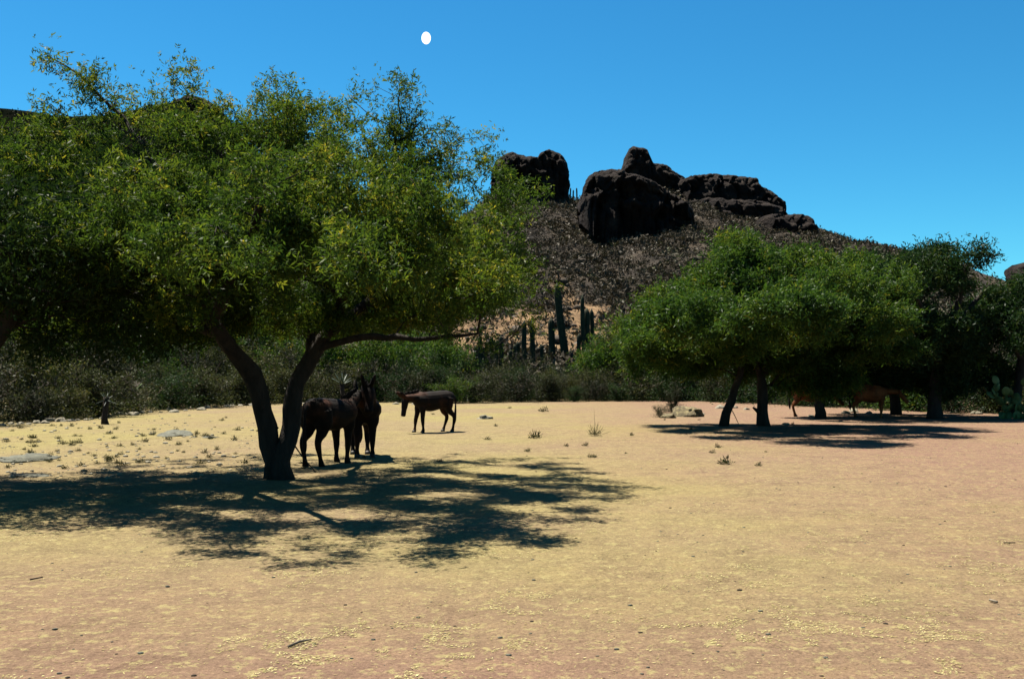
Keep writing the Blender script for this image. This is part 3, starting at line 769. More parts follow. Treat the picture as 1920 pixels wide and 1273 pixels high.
right_tree('green mesquite with a thick stubby trunk and a broken side branch', 1432, 800, (-.05, 1.5), (.6, 1.5, -.7),
           [lobe(1505, 560, D - .7, 1.9, 2.1, 1.05, 1.2), lobe(1590, 575, D - .5, 1.8, 2.0, .95, 1.1), lobe(1450, 610, D - 1, 1.7, 2.0, .7, 1.2), lobe(1555, 505, D, 1.4, 1.7, .5, 1.5), lobe(1645, 540, D, 1.1, 1.6, .6, 1.2), lobe(1470, 490, D + .3, 1.2, 1.3, .4, 1.6), lobe(1500, 665, D + .3, 1.9, 1.5, .5, 2.2), lobe(1620, 650, D, 1.6, 1.6, .6, 1.6), lobe(1470, 590, D - 5.8, 1.3, 1.6, .6, 2.6), lobe(1550, 560, D - 3.4, 1.7, 1.4, .75, 1.6), lobe(1610, 600, D - 3.2, 1.3, 1.3, .6, 1.8), lobe(1400, 640, D - 2.5, 1.1, 1.2, .45, 2.2), lobe(1440, 700, D + .5, 1.0, .8, .6, 4), lobe(1530, 705, D + .9, 1.3, .8, .55, 4)],
           1250, 22, M['leaf_green'], 42, .15, h=4.5)
D = 36.0
right_tree('mesquite with a dark upright trunk standing behind the thick stubby one', 1537, 0, (.1, 2.4), (.5, 1.0, -.8),
           [lobe(1560, 570, D, 2.6, 2.6, 1.3), lobe(1640, 600, D, 2.2, 2.4, 1.0), lobe(1660, 510, D, 1.3, 2.0, .9), lobe(1520, 640, D, 2.2, 2.0, .7), lobe(1580, 705, D + .6, 2.6, 1.0, .6, 4)],
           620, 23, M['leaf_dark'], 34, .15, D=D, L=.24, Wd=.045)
D = 35.5
right_tree('tall open crowned tree rising above its neighbours near the right edge', 1750, 0, (.2, 2.6), (.5, 1.1, -.8),
           [lobe(1790, 500, D, 1.45, 1.8, 1.1, 1.1), lobe(1740, 560, D, 1.3, 1.8, 1.0), lobe(1850, 520, D, .6, 1.0, .7, .8), lobe(1810, 620, D, 2.4, 2.2, 1.0), lobe(1700, 640, D, 1.9, 2.2, .9), lobe(1800, 455, D, .8, 1.0, .45, 1.3), lobe(1760, 705, D + .4, 1.5, .9, .65, 4), lobe(1690, 580, D, .9, 1.2, 1.0, 1.2)],
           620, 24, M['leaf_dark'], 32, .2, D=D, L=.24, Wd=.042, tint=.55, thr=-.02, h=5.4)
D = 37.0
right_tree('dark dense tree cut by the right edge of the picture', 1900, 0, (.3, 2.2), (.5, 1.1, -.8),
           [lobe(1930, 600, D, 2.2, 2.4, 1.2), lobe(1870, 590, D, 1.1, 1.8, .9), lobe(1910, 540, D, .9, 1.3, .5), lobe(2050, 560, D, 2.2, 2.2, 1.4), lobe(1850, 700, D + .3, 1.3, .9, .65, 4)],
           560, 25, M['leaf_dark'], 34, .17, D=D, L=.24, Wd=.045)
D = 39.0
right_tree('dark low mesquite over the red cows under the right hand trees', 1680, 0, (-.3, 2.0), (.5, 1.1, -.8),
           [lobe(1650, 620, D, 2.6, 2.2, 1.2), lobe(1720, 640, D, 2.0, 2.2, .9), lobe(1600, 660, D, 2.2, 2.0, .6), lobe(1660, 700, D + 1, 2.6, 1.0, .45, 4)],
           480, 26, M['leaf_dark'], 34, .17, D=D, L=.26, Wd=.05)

# ------------------------------------------------------------------ background trees behind the scrub belt
def bg_tree(px, D, h, w, seed, mat, label, tint=.4):
    b = onground((P(px, 700, D).x, D, 0))
    st = [dict(p=[b + bz, O(b, .1, 0, 1.2), O(b, .2, 0, h * .5), O(b, .1, 0, h * .8)], r=[.2, .15, .1, .04]), dict(p=[O(b, .1, 0, 1.2), O(b, -w * .3, 0, h * .5)], r=[.1, .05]), dict(p=[O(b, .1, 0, 1.2), O(b, w * .35, 0, h * .55)], r=[.1, .05])]
    lb = [((b.x, b.y, h * .62), (w * .55, w * .5, h * .33), 1), ((b.x - w * .3, b.y - .5, h * .48), (w * .4, w * .4, h * .25), 1), ((b.x + w * .3, b.y - .4, h * .5), (w * .4, w * .4, h * .27), 1)]
    return make_tree('mesquite_tree', label, None, b, st, lb, 190, seed, mat, 46, .30, .06, 3, clump=1.5, thr=-.12, step=.4, zmin=1.0, rad=.8, tintbase=tint, rmin=.01)
bgl = [(40, 44, 6.0, 6.5, M['leaf_green'], 'green tree behind the scrub at the far left edge'), (190, 52, 5.6, 6.0, M['leaf_dark'], 'dark tree behind the scrub left of the big forked trunk'),
       (330, 56, 5.8, 6.0, M['leaf_green'], 'green tree behind the scrub above the flat grey rock'), (470, 62, 5.4, 5.0, M['leaf_dark'], 'dark tree seen through the fork of the big mesquite'),
       (580, 60, 4.4, 4.5, M['leaf_green'], 'low yellowish green tree behind the two shaded donkeys'), (760, 62, 4.6, 6.5, M['leaf_green'], 'low green tree behind the lone standing donkey'),
       (1185, 62, 4.4, 5.0, M['leaf_green'], 'low green tree in the scrub left of the bright mesquite'), (1400, 60, 5.2, 6.0, M['leaf_dark'], 'dark tree behind the leaning trunk')]
for i, (px, D, h, w, mt, lb) in enumerate(bgl):
    bg_tree(px, D, h, w, 40 + i, mt, lb)

# ------------------------------------------------------------------ scrub belt
def shrub_proto(seed, twiggy, h=2.6, w=1.5):
    r = np.random.default_rng(seed)
    b = Buf(); tips = []
    tv = []; tt = []
    for k in range(13):
        a = r.random() * 6.283; ln = h * (0.6 + 0.45 * r.random()); out = w * (0.15 + 0.85 * r.random())
        p = [np.array([0.08 * math.cos(a), 0.08 * math.sin(a), -.05])]
        for q in range(1, 5):
            t = q / 4; p.append(np.array([math.cos(a) * out * t ** .8, math.sin(a) * out * t ** .8, ln * t ** 1.1]) + r.normal(size=3) * .06)
        b.ring_loft([Vector(x) for x in p], [.028, .022, .016, .01, .005], n=3, cap=False)
        for q in range(46):
            t = r.random() ** .6 * 4; i = min(3, int(t)); s = p[i] + (p[i + 1] - p[i]) * (t - i)
            d = r.normal(size=3); d[2] = abs(d[2]) * .8; d /= np.linalg.norm(d); d = d * .75 + (p[i + 1] - p[i]) / np.linalg.norm(p[i + 1] - p[i]) * .4
            e = s + d * (.25 + .45 * r.random()); wv = np.cross(d, r.normal(size=3)); wv /= np.linalg.norm(wv); tw = .011 if not twiggy else .013
            tv += [s - wv * tw, s + wv * tw, e]; tt += [r.random()] * 3
            tips.append(e); tips.append((s + e) / 2)
    tw_me = raw_mesh('twigs', np.array(tv), np.arange(len(tv)).reshape(-1, 3), M['twig_grey'], tint=np.array(tt))
    tips = np.array(tips)
    n = 2600 if twiggy else 5200
    s = tips[r.integers(0, len(tips), n)] + r.normal(size=(n, 3)) * .10
    s[:, 2] = np.maximum(s[:, 2], 0.04)
    low = r.random(n) < .3; s[low] = np.stack([r.normal(size=low.sum()) * w * .5, r.normal(size=low.sum()) * w * .5, r.random(low.sum()) * h * .4], 1)
    lf = leaf_cloud('foliage', s, r.normal(size=(n, 3)), .15, .045, 2, np.clip((.3 if twiggy else .5) + .2 * r.normal(size=n), 0, 1), M['leaf_shrub'], seed)
    return b.mesh('stems', M['bark']), tw_me, lf
protos = [shrub_proto(200 + i, i % 2 == 0, 2.5 + .15 * (i % 3), 1.4 + .1 * i) for i in range(6)]
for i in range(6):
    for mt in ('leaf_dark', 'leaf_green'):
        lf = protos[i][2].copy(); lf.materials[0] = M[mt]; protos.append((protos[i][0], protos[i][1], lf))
edge = [(-220, 812), (-100, 802), (0, 795), (130, 787), (300, 770), (480, 758), (700, 753), (850, 756), (1000, 753), (1200, 752), (1400, 756), (1560, 763), (1800, 773), (2050, 779)]
ex_, ey_ = zip(*edge)
def belt(px, off):
    p = GP(px, float(np.interp(px, ex_, ey_))); D = p.y + off
    return P(px, 700, D).x, D
sr = np.random.default_rng(44)
def put_shrub(pi, x, y, s, sz, group, label):
    root = bpy.data.objects.new('shrub', None); COL.objects.link(root)
    root.location = (x, y, gz(x, y)); root.rotation_euler = (0, 0, sr.random() * 6.28); root.scale = (s, s, sz)
    tag(root, label, 'shrub', group)
    for nme, me in zip(('stem', 'twigs', 'foliage'), protos[pi]): link(nme, me, root)
    return root
cnt = 0
for row, off in enumerate((0.6, 2.2, 4.2, 6.6)):
    px = -200.0
    while px < 2050:
        x, y = belt(px, off + sr.normal() * .35)
        s = .50 + .70 * sr.random() ** 1.3 + .1 * row
        left = px < 560
        if 820 < px < 1150: s *= .74 if row > 1 else .85
        elif 600 < px < 820 and row > 1: s *= .85
        if px > 1150: s *= 1.12
        sz = s * (1.0 if row else .66)
        if px > 1180 and row > 1: sz *= 1.15
        pi = int(sr.integers(0, 6))
        where = next(w for lim, w in ((60, 'at the far left edge of the clearing'), (280, 'behind the lone yucca'), (440, 'behind the flat grey rocks'), (570, 'seen through the forked trunk'), (720, 'behind the pair of shaded donkeys'), (880, 'behind the lone donkey'), (1020, 'below the organ pipe cactus clump'), (1180, 'below the tall cactus columns'), (1340, 'behind the lichened boulder'), (1480, 'behind the leaning trunk'), (1600, 'behind the darker red cow'), (1740, 'behind the red cow with the sunlit back'), (9999, 'by the prickly pear at the right edge')) if px < lim)
        dk = sr.random(); var = 1 if dk < (.72 if px > 1180 else .25) else (2 if dk > .955 else 0)  # right-hand shrubs mostly dark: shade under trees painted into leaf colour, plus dark greens
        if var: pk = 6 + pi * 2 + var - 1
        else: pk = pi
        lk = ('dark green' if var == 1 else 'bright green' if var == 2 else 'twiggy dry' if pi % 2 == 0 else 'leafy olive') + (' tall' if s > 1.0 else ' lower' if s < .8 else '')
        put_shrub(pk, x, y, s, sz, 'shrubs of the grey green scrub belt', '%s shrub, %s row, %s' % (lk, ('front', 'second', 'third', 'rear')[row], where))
        cnt += 1
        px += (2.0 + .35 * row) * s / y * FPX * (1.0 if row else .8)

# ------------------------------------------------------------------ cacti
def column(h, rad, lean=(0, 0), seed=0, ribs=9, curve=0.0):
    r = random.Random(seed); n = ribs * 4; m = 14
    v, f = [], []
    for i in range(m + 1):
        t = i / m
        if t < .9: rr = rad * (1 - .12 * t) * (0.85 + .15 * min(1, t * 6))
        else: rr = rad * .88 * math.sqrt(max(0.001, 1 - ((t - .9) / .1) ** 2))
        cx = lean[0] * t + curve * math.sin(t * math.pi) ; cy = lean[1] * t
        rr *= 1 + .05 * math.sin(t * 23 + seed)
        for k in range(n):
            th = 2 * math.pi * k / n; q = rr * (1 + .13 * math.cos(ribs * th))
            v.append((cx + q * math.cos(th), cy + q * math.sin(th), h * t - .15))
    for i in range(m):
        for k in range(n):
            k2 = (k + 1) % n; f.append((i * n + k, i * n + k2, (i + 1) * n + k2, (i + 1) * n + k))
    f.append(tuple(m * n + k for k in range(n)))
    me = bpy.data.meshes.new('stem'); me.from_pydata(v, [], f); me.materials.append(M['cactus'])
    me.polygons.foreach_set('use_smooth', np.ones(len(me.polygons), bool))
    return me
def hz(x, y): return float(hill_c(np.array([x]), np.array([y]))[0])
def cactus(label, stems, D, surf=hz, cat='cactus'):
    """stems: (px_bottom, px_top, py_top, width_px)"""
    x0 = P(stems[0][0], 700, D).x; z0 = surf(x0, D)
    root = bpy.data.objects.new('columnar_cactus', None); COL.objects.link(root); root.location = (x0, D, z0)
    tag(root, label, cat)
    for i, (pb, pt, pyt, wpx) in enumerate(stems):
        dd = D + (i % 3) * .35
        b = P(pb, 700, dd); t = P(pt, pyt, dd)
        h = t.z - z0 + .15
        link('stem', column(h, wpx * .86 / FPX * dd / 2, (t.x - b.x, 0), i + int(pb), curve=.03 * h * ((i % 3) - 1) * .5), root, (b.x - x0, dd - D, 0))
    return root
cactus('tall leaning columnar cactus on the bare slope, tilting left', [(1064, 1044, 530, 16), (1036, 1033, 596, 14)], 74)
cactus('cluster of three straight tall cactus columns right of the leaning one', [(1098, 1092, 552, 9), (1100, 1100, 577, 14), (1109, 1109, 578, 9), (1086, 1086, 625, 9)], 73)
cactus('pair of parallel upright cactus columns left of the leaning one', [(985, 983, 600, 11), (1000, 997, 601, 11), (972, 970, 640, 9)], 71)
cactus('dense organ pipe cactus clump with many short stems near the big tree', [(903, 900, 628, 10), (915, 912, 640, 9), (922, 921, 630, 9), (930, 932, 636, 9), (940, 939, 628, 10), (893, 891, 648, 8), (908, 907, 650, 8)], 69)
cactus('small clump of thin cactus stems behind the lone donkey', [(843, 841, 650, 7), (850, 849, 646, 7), (838, 836, 655, 6)], 69)
cactus('short thick cactus between the organ pipe clump and the cactus pair', [(958, 957, 655, 9), (966, 965, 645, 8), (1016, 1015, 645, 8)], 70)
cactus('tiny cactus stems standing in the saddle between the crags', [(1070, 1070, 352, 3.2), (1075, 1075, 356, 3.2), (1082, 1081, 352, 3.2)], 238)

def disc_pad(w, h, th=.035):
    v, f = [], []; n, m = 14, 4
    for side in (1, -1):
        for j in range(m + 1):
            q = j / m
            for k in range(n):
                a = 2 * math.pi * k / n
                v.append((w * q * math.sin(a), side * th * math.sqrt(max(0, 1 - q * q)) , h * .5 - h * .5 * q * math.cos(a) * (1 + .0 * math.cos(a))))
    for s in range(2):
        o_ = s * n * (m + 1)
        for j in range(m):
            for k in range(n):
                k2 = (k + 1) % n; q = (o_ + j * n + k, o_ + j * n + k2, o_ + (j + 1) * n + k2, o_ + (j + 1) * n + k)
                f.append(q if s else q[::-1])
    me = bpy.data.meshes.new('pad'); me.from_pydata(v, [], f); me.materials.append(M['pad'])
    me.polygons.foreach_set('use_smooth', np.ones(len(me.polygons), bool)); return me
pad_me = [disc_pad(.15, .36), disc_pad(.17, .32)]
def prickly(label, loc, n, H, seed, spread=.9):
    r = random.Random(seed)
    root = bpy.data.objects.new('prickly_pear', None); COL.objects.link(root); root.location = loc; tag(root, label, 'cactus')
    tipsl = [Vector((r.uniform(-spread, spread) * .5, r.uniform(-.3, .3), -.05)) for _ in range(4)]
    tips2 = [(t, Vector((0, 0, 1))) for t in tipsl]
    for i in range(n):
        j = r.randrange(len(tips2)); p, u = tips2[j]
        d = (u * .9 + Vector((r.uniform(-.8, .8), r.uniform(-.5, .5), r.uniform(.1, .8)))).normalized()
        if p.z > H: d = Vector((d.x * 1.5, d.y, -.05)).normalized()
        q = d.to_track_quat('Z', 'Y').to_euler(); q2 = (Matrix.Rotation(r.uniform(-1, 1), 4, d) @ q.to_matrix().to_4x4()).to_euler()
        s = r.uniform(.75, 1.15)
        link('pad', pad_me[i % 2], root, p, q2, s)
        tips2.append((p + d * .33 * s, d))
    return root
v = onground((P(1898, 700, 36).x, 35.0, 0)); prickly('tall prickly pear with sunlit pads at the right edge', v, 60, 1.7, 3, 1.4)
for i, (px, py, D, H, n, lb) in enumerate([(120, 640, 42, 2.5, 40, 'prickly pear with bright pads above the scrub at far left'), (215, 640, 46, 2.7, 36, 'prickly pear with yellowish pads left of the big forked trunk'), (455, 650, 55, 3.0, 34, 'prickly pear glimpsed behind the left fork of the big trunk')]):
    x = P(px, 700, D).x; rt = prickly(lb, (x, D, 0), n, H * .62, 20 + i, 1.6); rt.scale = (1.5, 1.5, 1.5)

# agave behind the donkeys
def agave_leaf(L):
    v, f = [], []; m = 7
    for i in range(m + 1):
        t = i / m; w = .07 * (1 - t) ** .7 * (.6 + 1.2 * t if t < .33 else 1) ; z = L * t; y = -.12 * L * t * t
        v += [(-w, y + .02 * (1 - t), z), (0, y - .03 * (1 - t), z), (w, y + .02 * (1 - t), z), (0, y + .012 * (1 - t), z)]
    for i in range(m):
        for k in range(4):
            k2 = (k + 1) % 4; f.append((i * 4 + k, i * 4 + k2, (i + 1) * 4 + k2, (i + 1) * 4 + k))
    me = bpy.data.meshes.new('leaf'); me.from_pydata(v, [], f); me.materials.append(M['agave']); return me
al = agave_leaf(.95)
def agave(label, loc, s, n=24, tilt=(.25, 1.2)):
    root = bpy.data.objects.new('agave_plant', None); COL.objects.link(root); root.location = loc; root.scale = (s,) * 3; tag(root, label, 'plant')
    for k in range(n):
        a = k * 2.4; tl = tilt[0] + (tilt[1] - tilt[0]) * (k / n)
        link('leaf', al, root, (0, 0, 0), (Matrix.Rotation(a, 3, 'Z') @ Matrix.Rotation(tl, 3, 'X')).to_euler(), .75 + .3 * random.random())
    return root
p = P(640, 705, 50); st_ = agave('blue green agave rosette in the scrub above the shaded donkeys', (p.x, 50.2, 1.0), .9)
b = Buf(); b.ring_loft([Vector((0, 0, -1.05)), Vector((.05, 0, -.5)), Vector((0, 0, .1))], [.14, .12, .13], n=8, rough=.4); link('stalk', b.mesh('stalk', M['bark']), st_)

# small dark post like yucca at left
p = onground(GP(198, 796))
yu = bpy.data.objects.new('small_yucca', None); COL.objects.link(yu); yu.location = p; tag(yu, 'short dark stemmed yucca with a pale leaf tuft standing alone at the stone row', 'plant')
b = Buf(); b.ring_loft([Vector((0, 0, -.08)), Vector((-.02, 0, .2)), Vector((.0, 0, .5)), Vector((.02, 0, .85))], [.13, .085, .08, .085], n=9, rough=.5); link('stem', b.mesh('stem', M['bark']), yu)
for k in range(22):
    link('leaf', al, yu, (.02, 0, .75), (Matrix.Rotation(k * 2.4, 3, 'Z') @ Matrix.Rotation(.2 + 1.9 * k / 22, 3, 'X')).to_euler(), .30 + .1 * random.random())

# ------------------------------------------------------------------ stones
stone_meshes = [rock_mesh('stone', M['stone_pale'], 80 + i, 3, .35, .55) for i in range(5)]
sr2 = random.Random(5)
def stone(name, me, px, py, w, label, group=None, flat=1.0, D=None, rot=None, deep=.85):
    p = onground(GP(px, py)); s = w / 2 / FPX * p.y
    o = link(name, me, None, p, (0, 0, sr2.random() * 6.28 if rot is None else rot), (s, s * deep, s * flat))
    tag(o, label, 'stone', group); return o
row_ = [(-60, 807)] + [(4 + i * 15.5 + sr2.uniform(-4, 4), None) for i in range(31)]
for px, py in row_:
    py = py or float(np.interp(px, [0, 130, 300, 480], [798, 788, 772, 759])) + sr2.uniform(-2, 3)
    stone('stone', stone_meshes[sr2.randrange(5)], px, py, sr2.uniform(11, 27) * (1.1 if px < 160 else .8), 'pale stone in the row along the foot of the left scrub', 'stones in the row at the left scrub edge')
for i in range(9):
    px = 500 + i * 34 + sr2.uniform(-10, 10)
    stone('stone', stone_meshes[sr2.randrange(5)], px, 758 + sr2.uniform(-2, 3), sr2.uniform(8, 16), 'small pale stone at the scrub edge behind the donkeys', 'small stones at the scrub edge behind the donkeys')
sg = [rock_mesh('flat_rock', M['stone_grey'], 90 + i, 4, .3, .32) for i in range(3)]
stone('flat_rock', sg[0], 332, 818, 66, 'low flat grey green rock set in the dirt left of the forked trunk', flat=.75, rot=.2, deep=1.5)
stone('flat_rock', sg[1], 392, 822, 30, 'small dark flat rock just right of the grey green one', flat=.7, rot=1, deep=1.0)
stone('flat_rock', sg[2], 50, 862, 118, 'long low grey rock hump at the left edge', flat=.55, rot=.1, deep=1.1)
stone('flat_rock', sg[0], 55, 892, 70, 'pale low rock half buried nearest the left edge', flat=.4, rot=2.0, deep=1.1)
stone('stone', rock_mesh('stone', M['stone_pale'], 101, 4, .3, .55), 910, 785, 28, 'single white stone lying alone right of the lone donkey', flat=.9, rot=.3)
bm_ = rock_mesh('boulder', M['boulder'], 111, 5, .4, .8)
stone('boulder', bm_, 1290, 780, 54, 'large yellow lichened boulder in front of the scrub', flat=.95, rot=.4, deep=1.0)
stone('boulder', rock_mesh('boulder', M['boulder'], 112, 4, .4, .7), 1254, 783, 34, 'lower brown boulder leaning against the left of the lichened one', flat=.8, rot=1.3)
stone('boulder', rock_mesh('boulder', M['stone_pale'], 113, 4, .4, .5), 1312, 776, 22, 'pale flat stone behind the right end of the lichened boulder', flat=.6, rot=.3)
p = GP(1262, 775); put_shrub(1, p.x, p.y, .30, .34, None, 'small green bush growing beside the lichened boulder')
p = GP(1238, 782); put_shrub(0, p.x, p.y, .22, .16, None, 'tiny dry bush at the left foot of the boulders')
for i, (px, py) in enumerate([(1520, 780), (1585, 775), (1600, 772), (1630, 774), (1790, 772), (1830, 775), (1890, 768), (1912, 775), (1350, 765), (1400, 768), (1375, 764)]):
    stone('stone', stone_meshes[i % 5], px, py, 14 + 5 * (i % 3), 'pale stone in the shade behind the right hand trees', 'pale stones behind the right hand trees')
stone('stone', stone_meshes[2], 1472, 797, 14, 'small dark stone in the shade right of the stubby trunk', rot=.2)

# ------------------------------------------------------------------ weeds
def weed_mesh(seed, n, h, w, wd=.012):
    r = np.random.default_rng(seed)
    c = np.stack([r.normal(size=n) * w * .25, r.normal(size=n) * w * .25, np.zeros(n)], 1)
    d = r.normal(size=(n, 3)); d[:, 2] = np.abs(d[:, 2]) * 1.6 + .3
    return leaf_cloud('weed', c, d, h, wd, 3, .5 + .3 * r.normal(size=n), M['weed'], seed)
wm = [weed_mesh(300 + i, 30, .13, .18, .016) for i in range(4)]
def weed(px, py, s, label, group=None, me=None):
    p = onground(GP(px, py)); o = link('weed', me or wm[sr2.randrange(4)], None, p, (0, 0, sr2.random() * 6), s); tag(o, label, 'weed', group); return o
wt = weed_mesh(320, 60, .42, .2, .012)
o = weed(1115, 818, .72, 'tall thin dry weed with a lone upright stalk in mid clearing', None, wt)
b = Buf(); b.ring_loft([Vector((0, 0, 0)), Vector((.01, 0, .4)), Vector((-.03, 0, .8)), Vector((-.05, 0, 1.05))], [.008, .007, .005, .002], n=4); link('stalk', b.mesh('stalk', M['wood']), o)
weed(1004, 822, 1.5, 'small green weed left of the tall dry stalk')
weed(1018, 772, 1.6, 'low brown tuft in the far part of the clearing')
weed(1360, 872, 1.1, 'small pair of weed sprigs in front of the right hand shade')
for i in range(90):
    px = sr2.uniform(0, 470); f = sr2.random(); py = 800 + 85 * f - px * .04
    if py < float(np.interp(px, [0, 130, 300, 480], [800, 790, 774, 762])): py += 20
    reg = ('beside the long grey rock hump' if px < 130 else 'near the lone yucca' if px < 260 else 'around the flat grey green rock' if px < 400 else 'left of the forked trunk') + (', far part' if py < 835 else ', near part')
    weed(px, py, sr2.uniform(.3, .85), 'little weed in the stony ground ' + reg, 'weeds in the stony ground at left')
for i in range(36):
    px = sr2.uniform(480, 1500); py = sr2.uniform(765, 880)
    reg = 'behind the big tree shade' if px < 760 else 'left of the tall dry stalk' if px < 1110 else 'right of the tall dry stalk'
    weed(px, py, sr2.uniform(.25, .7), 'tiny weed in the clearing ' + reg, 'tiny weeds in the open clearing')

# ------------------------------------------------------------------ litter, pebbles (uncountable)
r = np.random.default_rng(17)
n = 420000
y = 4.2 + 22 * r.random(n) ** 1.5; x = (r.random(n) * 1.15 - .575) * y
cl = fbm(x / .12, y / .12, seed=5, octv=3) + 1.0 * fbm(x / .8, y / .8, seed=6, octv=3)
k = (cl > .40) & (r.random(n) < .9) | (r.random(n) < .02)
x, y = x[k], y[k]; n = len(x); z = ground_z(x, y) + .004
a = r.random(n) * math.pi; L_ = .005 + .012 * r.random(n) ** 1.5; w_ = .002 + .0032 * r.random(n)
dx, dy = np.cos(a), np.sin(a); tl = r.normal(size=n) * .0015
v = np.stack([np.stack([x - dx * L_, y - dy * L_, z - tl], 1), np.stack([x + dy * w_, y - dx * w_, z], 1), np.stack([x + dx * L_, y + dy * L_, z + tl], 1), np.stack([x - dy * w_, y + dx * w_, z + .001], 1)], 1).reshape(-1, 3)
o = link('straw_litter', raw_mesh('straw_litter', v, np.arange(len(v)).reshape(-1, 4), M['straw'], tint=np.repeat(r.random(n), 4)))
tag(o, 'pale yellow leaf and straw litter scattered over the dirt', kind='stuff')
def scatter(name, mat, n, smin, smax, label, seed, region, flat=.6):
    r = np.random.default_rng(seed)
    base = rock_mesh(name, mat, seed, 1, .3, flat); co = np.empty(len(base.vertices) * 3); base.vertices.foreach_get('co', co); co = co.reshape(-1, 3)
    fi = np.array([p.vertices[:] for p in base.polygons]); V, F = [], []
    for i in range(n):
        x, y = region(r); s = smin + (smax - smin) * r.random() ** 3; a = r.random() * 6.28
        c, s_ = math.cos(a), math.sin(a)
        V.append(np.stack([(co[:, 0] * c - co[:, 1] * s_) * s * 1.3, (co[:, 0] * s_ + co[:, 1] * c) * s, co[:, 2] * s], 1) + np.array([x, y, gz(x, y) + s * .15])); F.append(fi + i * len(co))
    o = link(name, raw_mesh(name, np.concatenate(V), np.concatenate(F), mat, smooth=True)); tag(o, label, kind='stuff')
def fore(r): y = 4.4 + 22 * r.random() ** 1.4; return (r.random() * 1.15 - .575) * y, y
def leftz(r): p = GP(r.uniform(-60, 500), r.uniform(778, 900)); return p.x, p.y
scatter('pebbles', M['stone_grey'], 600, .004, .016, 'small pebbles strewn over the open dirt', 401, fore)
scatter('dark_clods', M['dung'], 200, .005, .018, 'dark clods and dung crumbs on the dirt', 402, fore)
scatter('pale_gravel', M['stone_pale'], 420, .015, .06, 'pale gravel over the stony ground at left', 403, leftz, .8)

# fallen sticks
def stick(label, pts, rads, mat=M['wood']):
    b = Buf(); b0 = Vector(pts[0]); b.ring_loft([Vector(p) - b0 for p in pts], rads, n=6, rough=.3); o = link('fallen_stick', b.mesh('stick', mat), None, b0); tag(o, label, 'stick'); return o
q = lambda px, py: onground(GP(px, py))
stick('thin fallen branch leaning on the foot of the forked trunk', [PX(553, 836, DM + .1), PX(567, 856, DM - .1), PX(592, 885, DM - .2)], [.012, .01, .006], M['bark'])
stick('pale straight stick lying in the foreground', [q(540, 1216) + Vector((0, 0, .01)), q(562, 1210) + Vector((0, 0, .015)), q(584, 1205) + Vector((0, 0, .01))], [.006, .008, .004])
stick('dark short stick lying at the left foreground', [q(56, 1093) + Vector((0, 0, .015)), q(80, 1090) + Vector((0, 0, .02))], [.006, .005], M['dung'])
stick('dark twig at the right edge of the foreground', [q(1882, 1019) + Vector((0, 0, .015)), q(1904, 1020) + Vector((0, 0, .02))], [.006, .005], M['dung'])
stick('pale chip of wood at the right foreground', [q(1855, 1126) + Vector((0, 0, .015)), q(1870, 1130) + Vector((0, 0, .015))], [.008, .008])
stick('slender branch propped against the leaning trunk of the bright tree', [PX(1371, 766, 30.4), PX(1378, 780, 30.2), PX(1386, 797, 30)], [.012, .012, .01])
# broken stub on the thick trunk and stubs on the main trunk
def stub(label, parent_hint, pts, rads):
    b = Buf(); pr = [o for o in bpy.data.objects if o.get('label', '').startswith(parent_hint)][0]
    b.ring_loft([Vector(p) - pr.location for p in pts], rads, n=7, rough=.4); link('broken_branch', b.mesh('broken_branch', M['bark']), pr)
D = GP(1432, 800).y
stub('', 'green mesquite with a thick', [PX(1428, 778, D), PX(1420, 770, D - .1), PX(1412, 764, D - .15)], [.08, .06, .03])
stub('', 'large spreading', [PX(505, 780, DM), PX(514, 795, DM - .1), PX(522, 803, DM - .1)], [.03, .022, .014])

# ------------------------------------------------------------------ animals
def loft_mesh(parts, voxel, mat, name='body', smooth_it=6):
    b = Buf()
    for pts, rad in parts:
        # subdivide the chain smoothly and round the ends
        b.ring_loft([Vector(p) for p in pts], rad, n=14, up=(0, 1, 0.001))
    me0 = bpy.data.meshes.new('tmp'); me0.from_pydata([tuple(v) for v in b.v], [], b.f)
    o0 = bpy.data.objects.new('tmp', me0); COL.objects.link(o0)
    mo = o0.modifiers.new('r', 'REMESH'); mo.mode = 'VOXEL'; mo.voxel_size = voxel
    sm = o0.modifiers.new('s', 'SMOOTH'); sm.factor = .5; sm.iterations = smooth_it
    dg = bpy.context.evaluated_depsgraph_get(); me = bpy.data.meshes.new_from_object(o0.evaluated_get(dg))
    bpy.data.objects.remove(o0); me.name = name
    me.materials.clear(); me.materials.append(mat); me.polygons.foreach_set('use_smooth', np.ones(len(me.polygons), bool))
    return me

def cr(pts, rad, n=4):
    """Catmull-Rom refine"""
    P_ = [np.array(p, float) for p in pts]; R_ = [np.array(r_ if hasattr(r_, '__len__') else (r_, r_), float) for r_ in rad]
    op, orr = [], []
    for i in range(len(P_) - 1):
        a, b_, c, d = P_[max(i - 1, 0)], P_[i], P_[i + 1], P_[min(i + 2, len(P_) - 1)]
        for k in range(n):
            t = k / n
            op.append(.5 * (2 * b_ + (c - a) * t + (2 * a - 5 * b_ + 4 * c - d) * t * t + (3 * b_ - a - 3 * c + d) * t ** 3)); orr.append(R_[i] + (R_[i + 1] - R_[i]) * (t * t * (3 - 2 * t)))
    op.append(P_[-1]); orr.append(R_[-1])
    return op, [tuple(x) for x in orr]

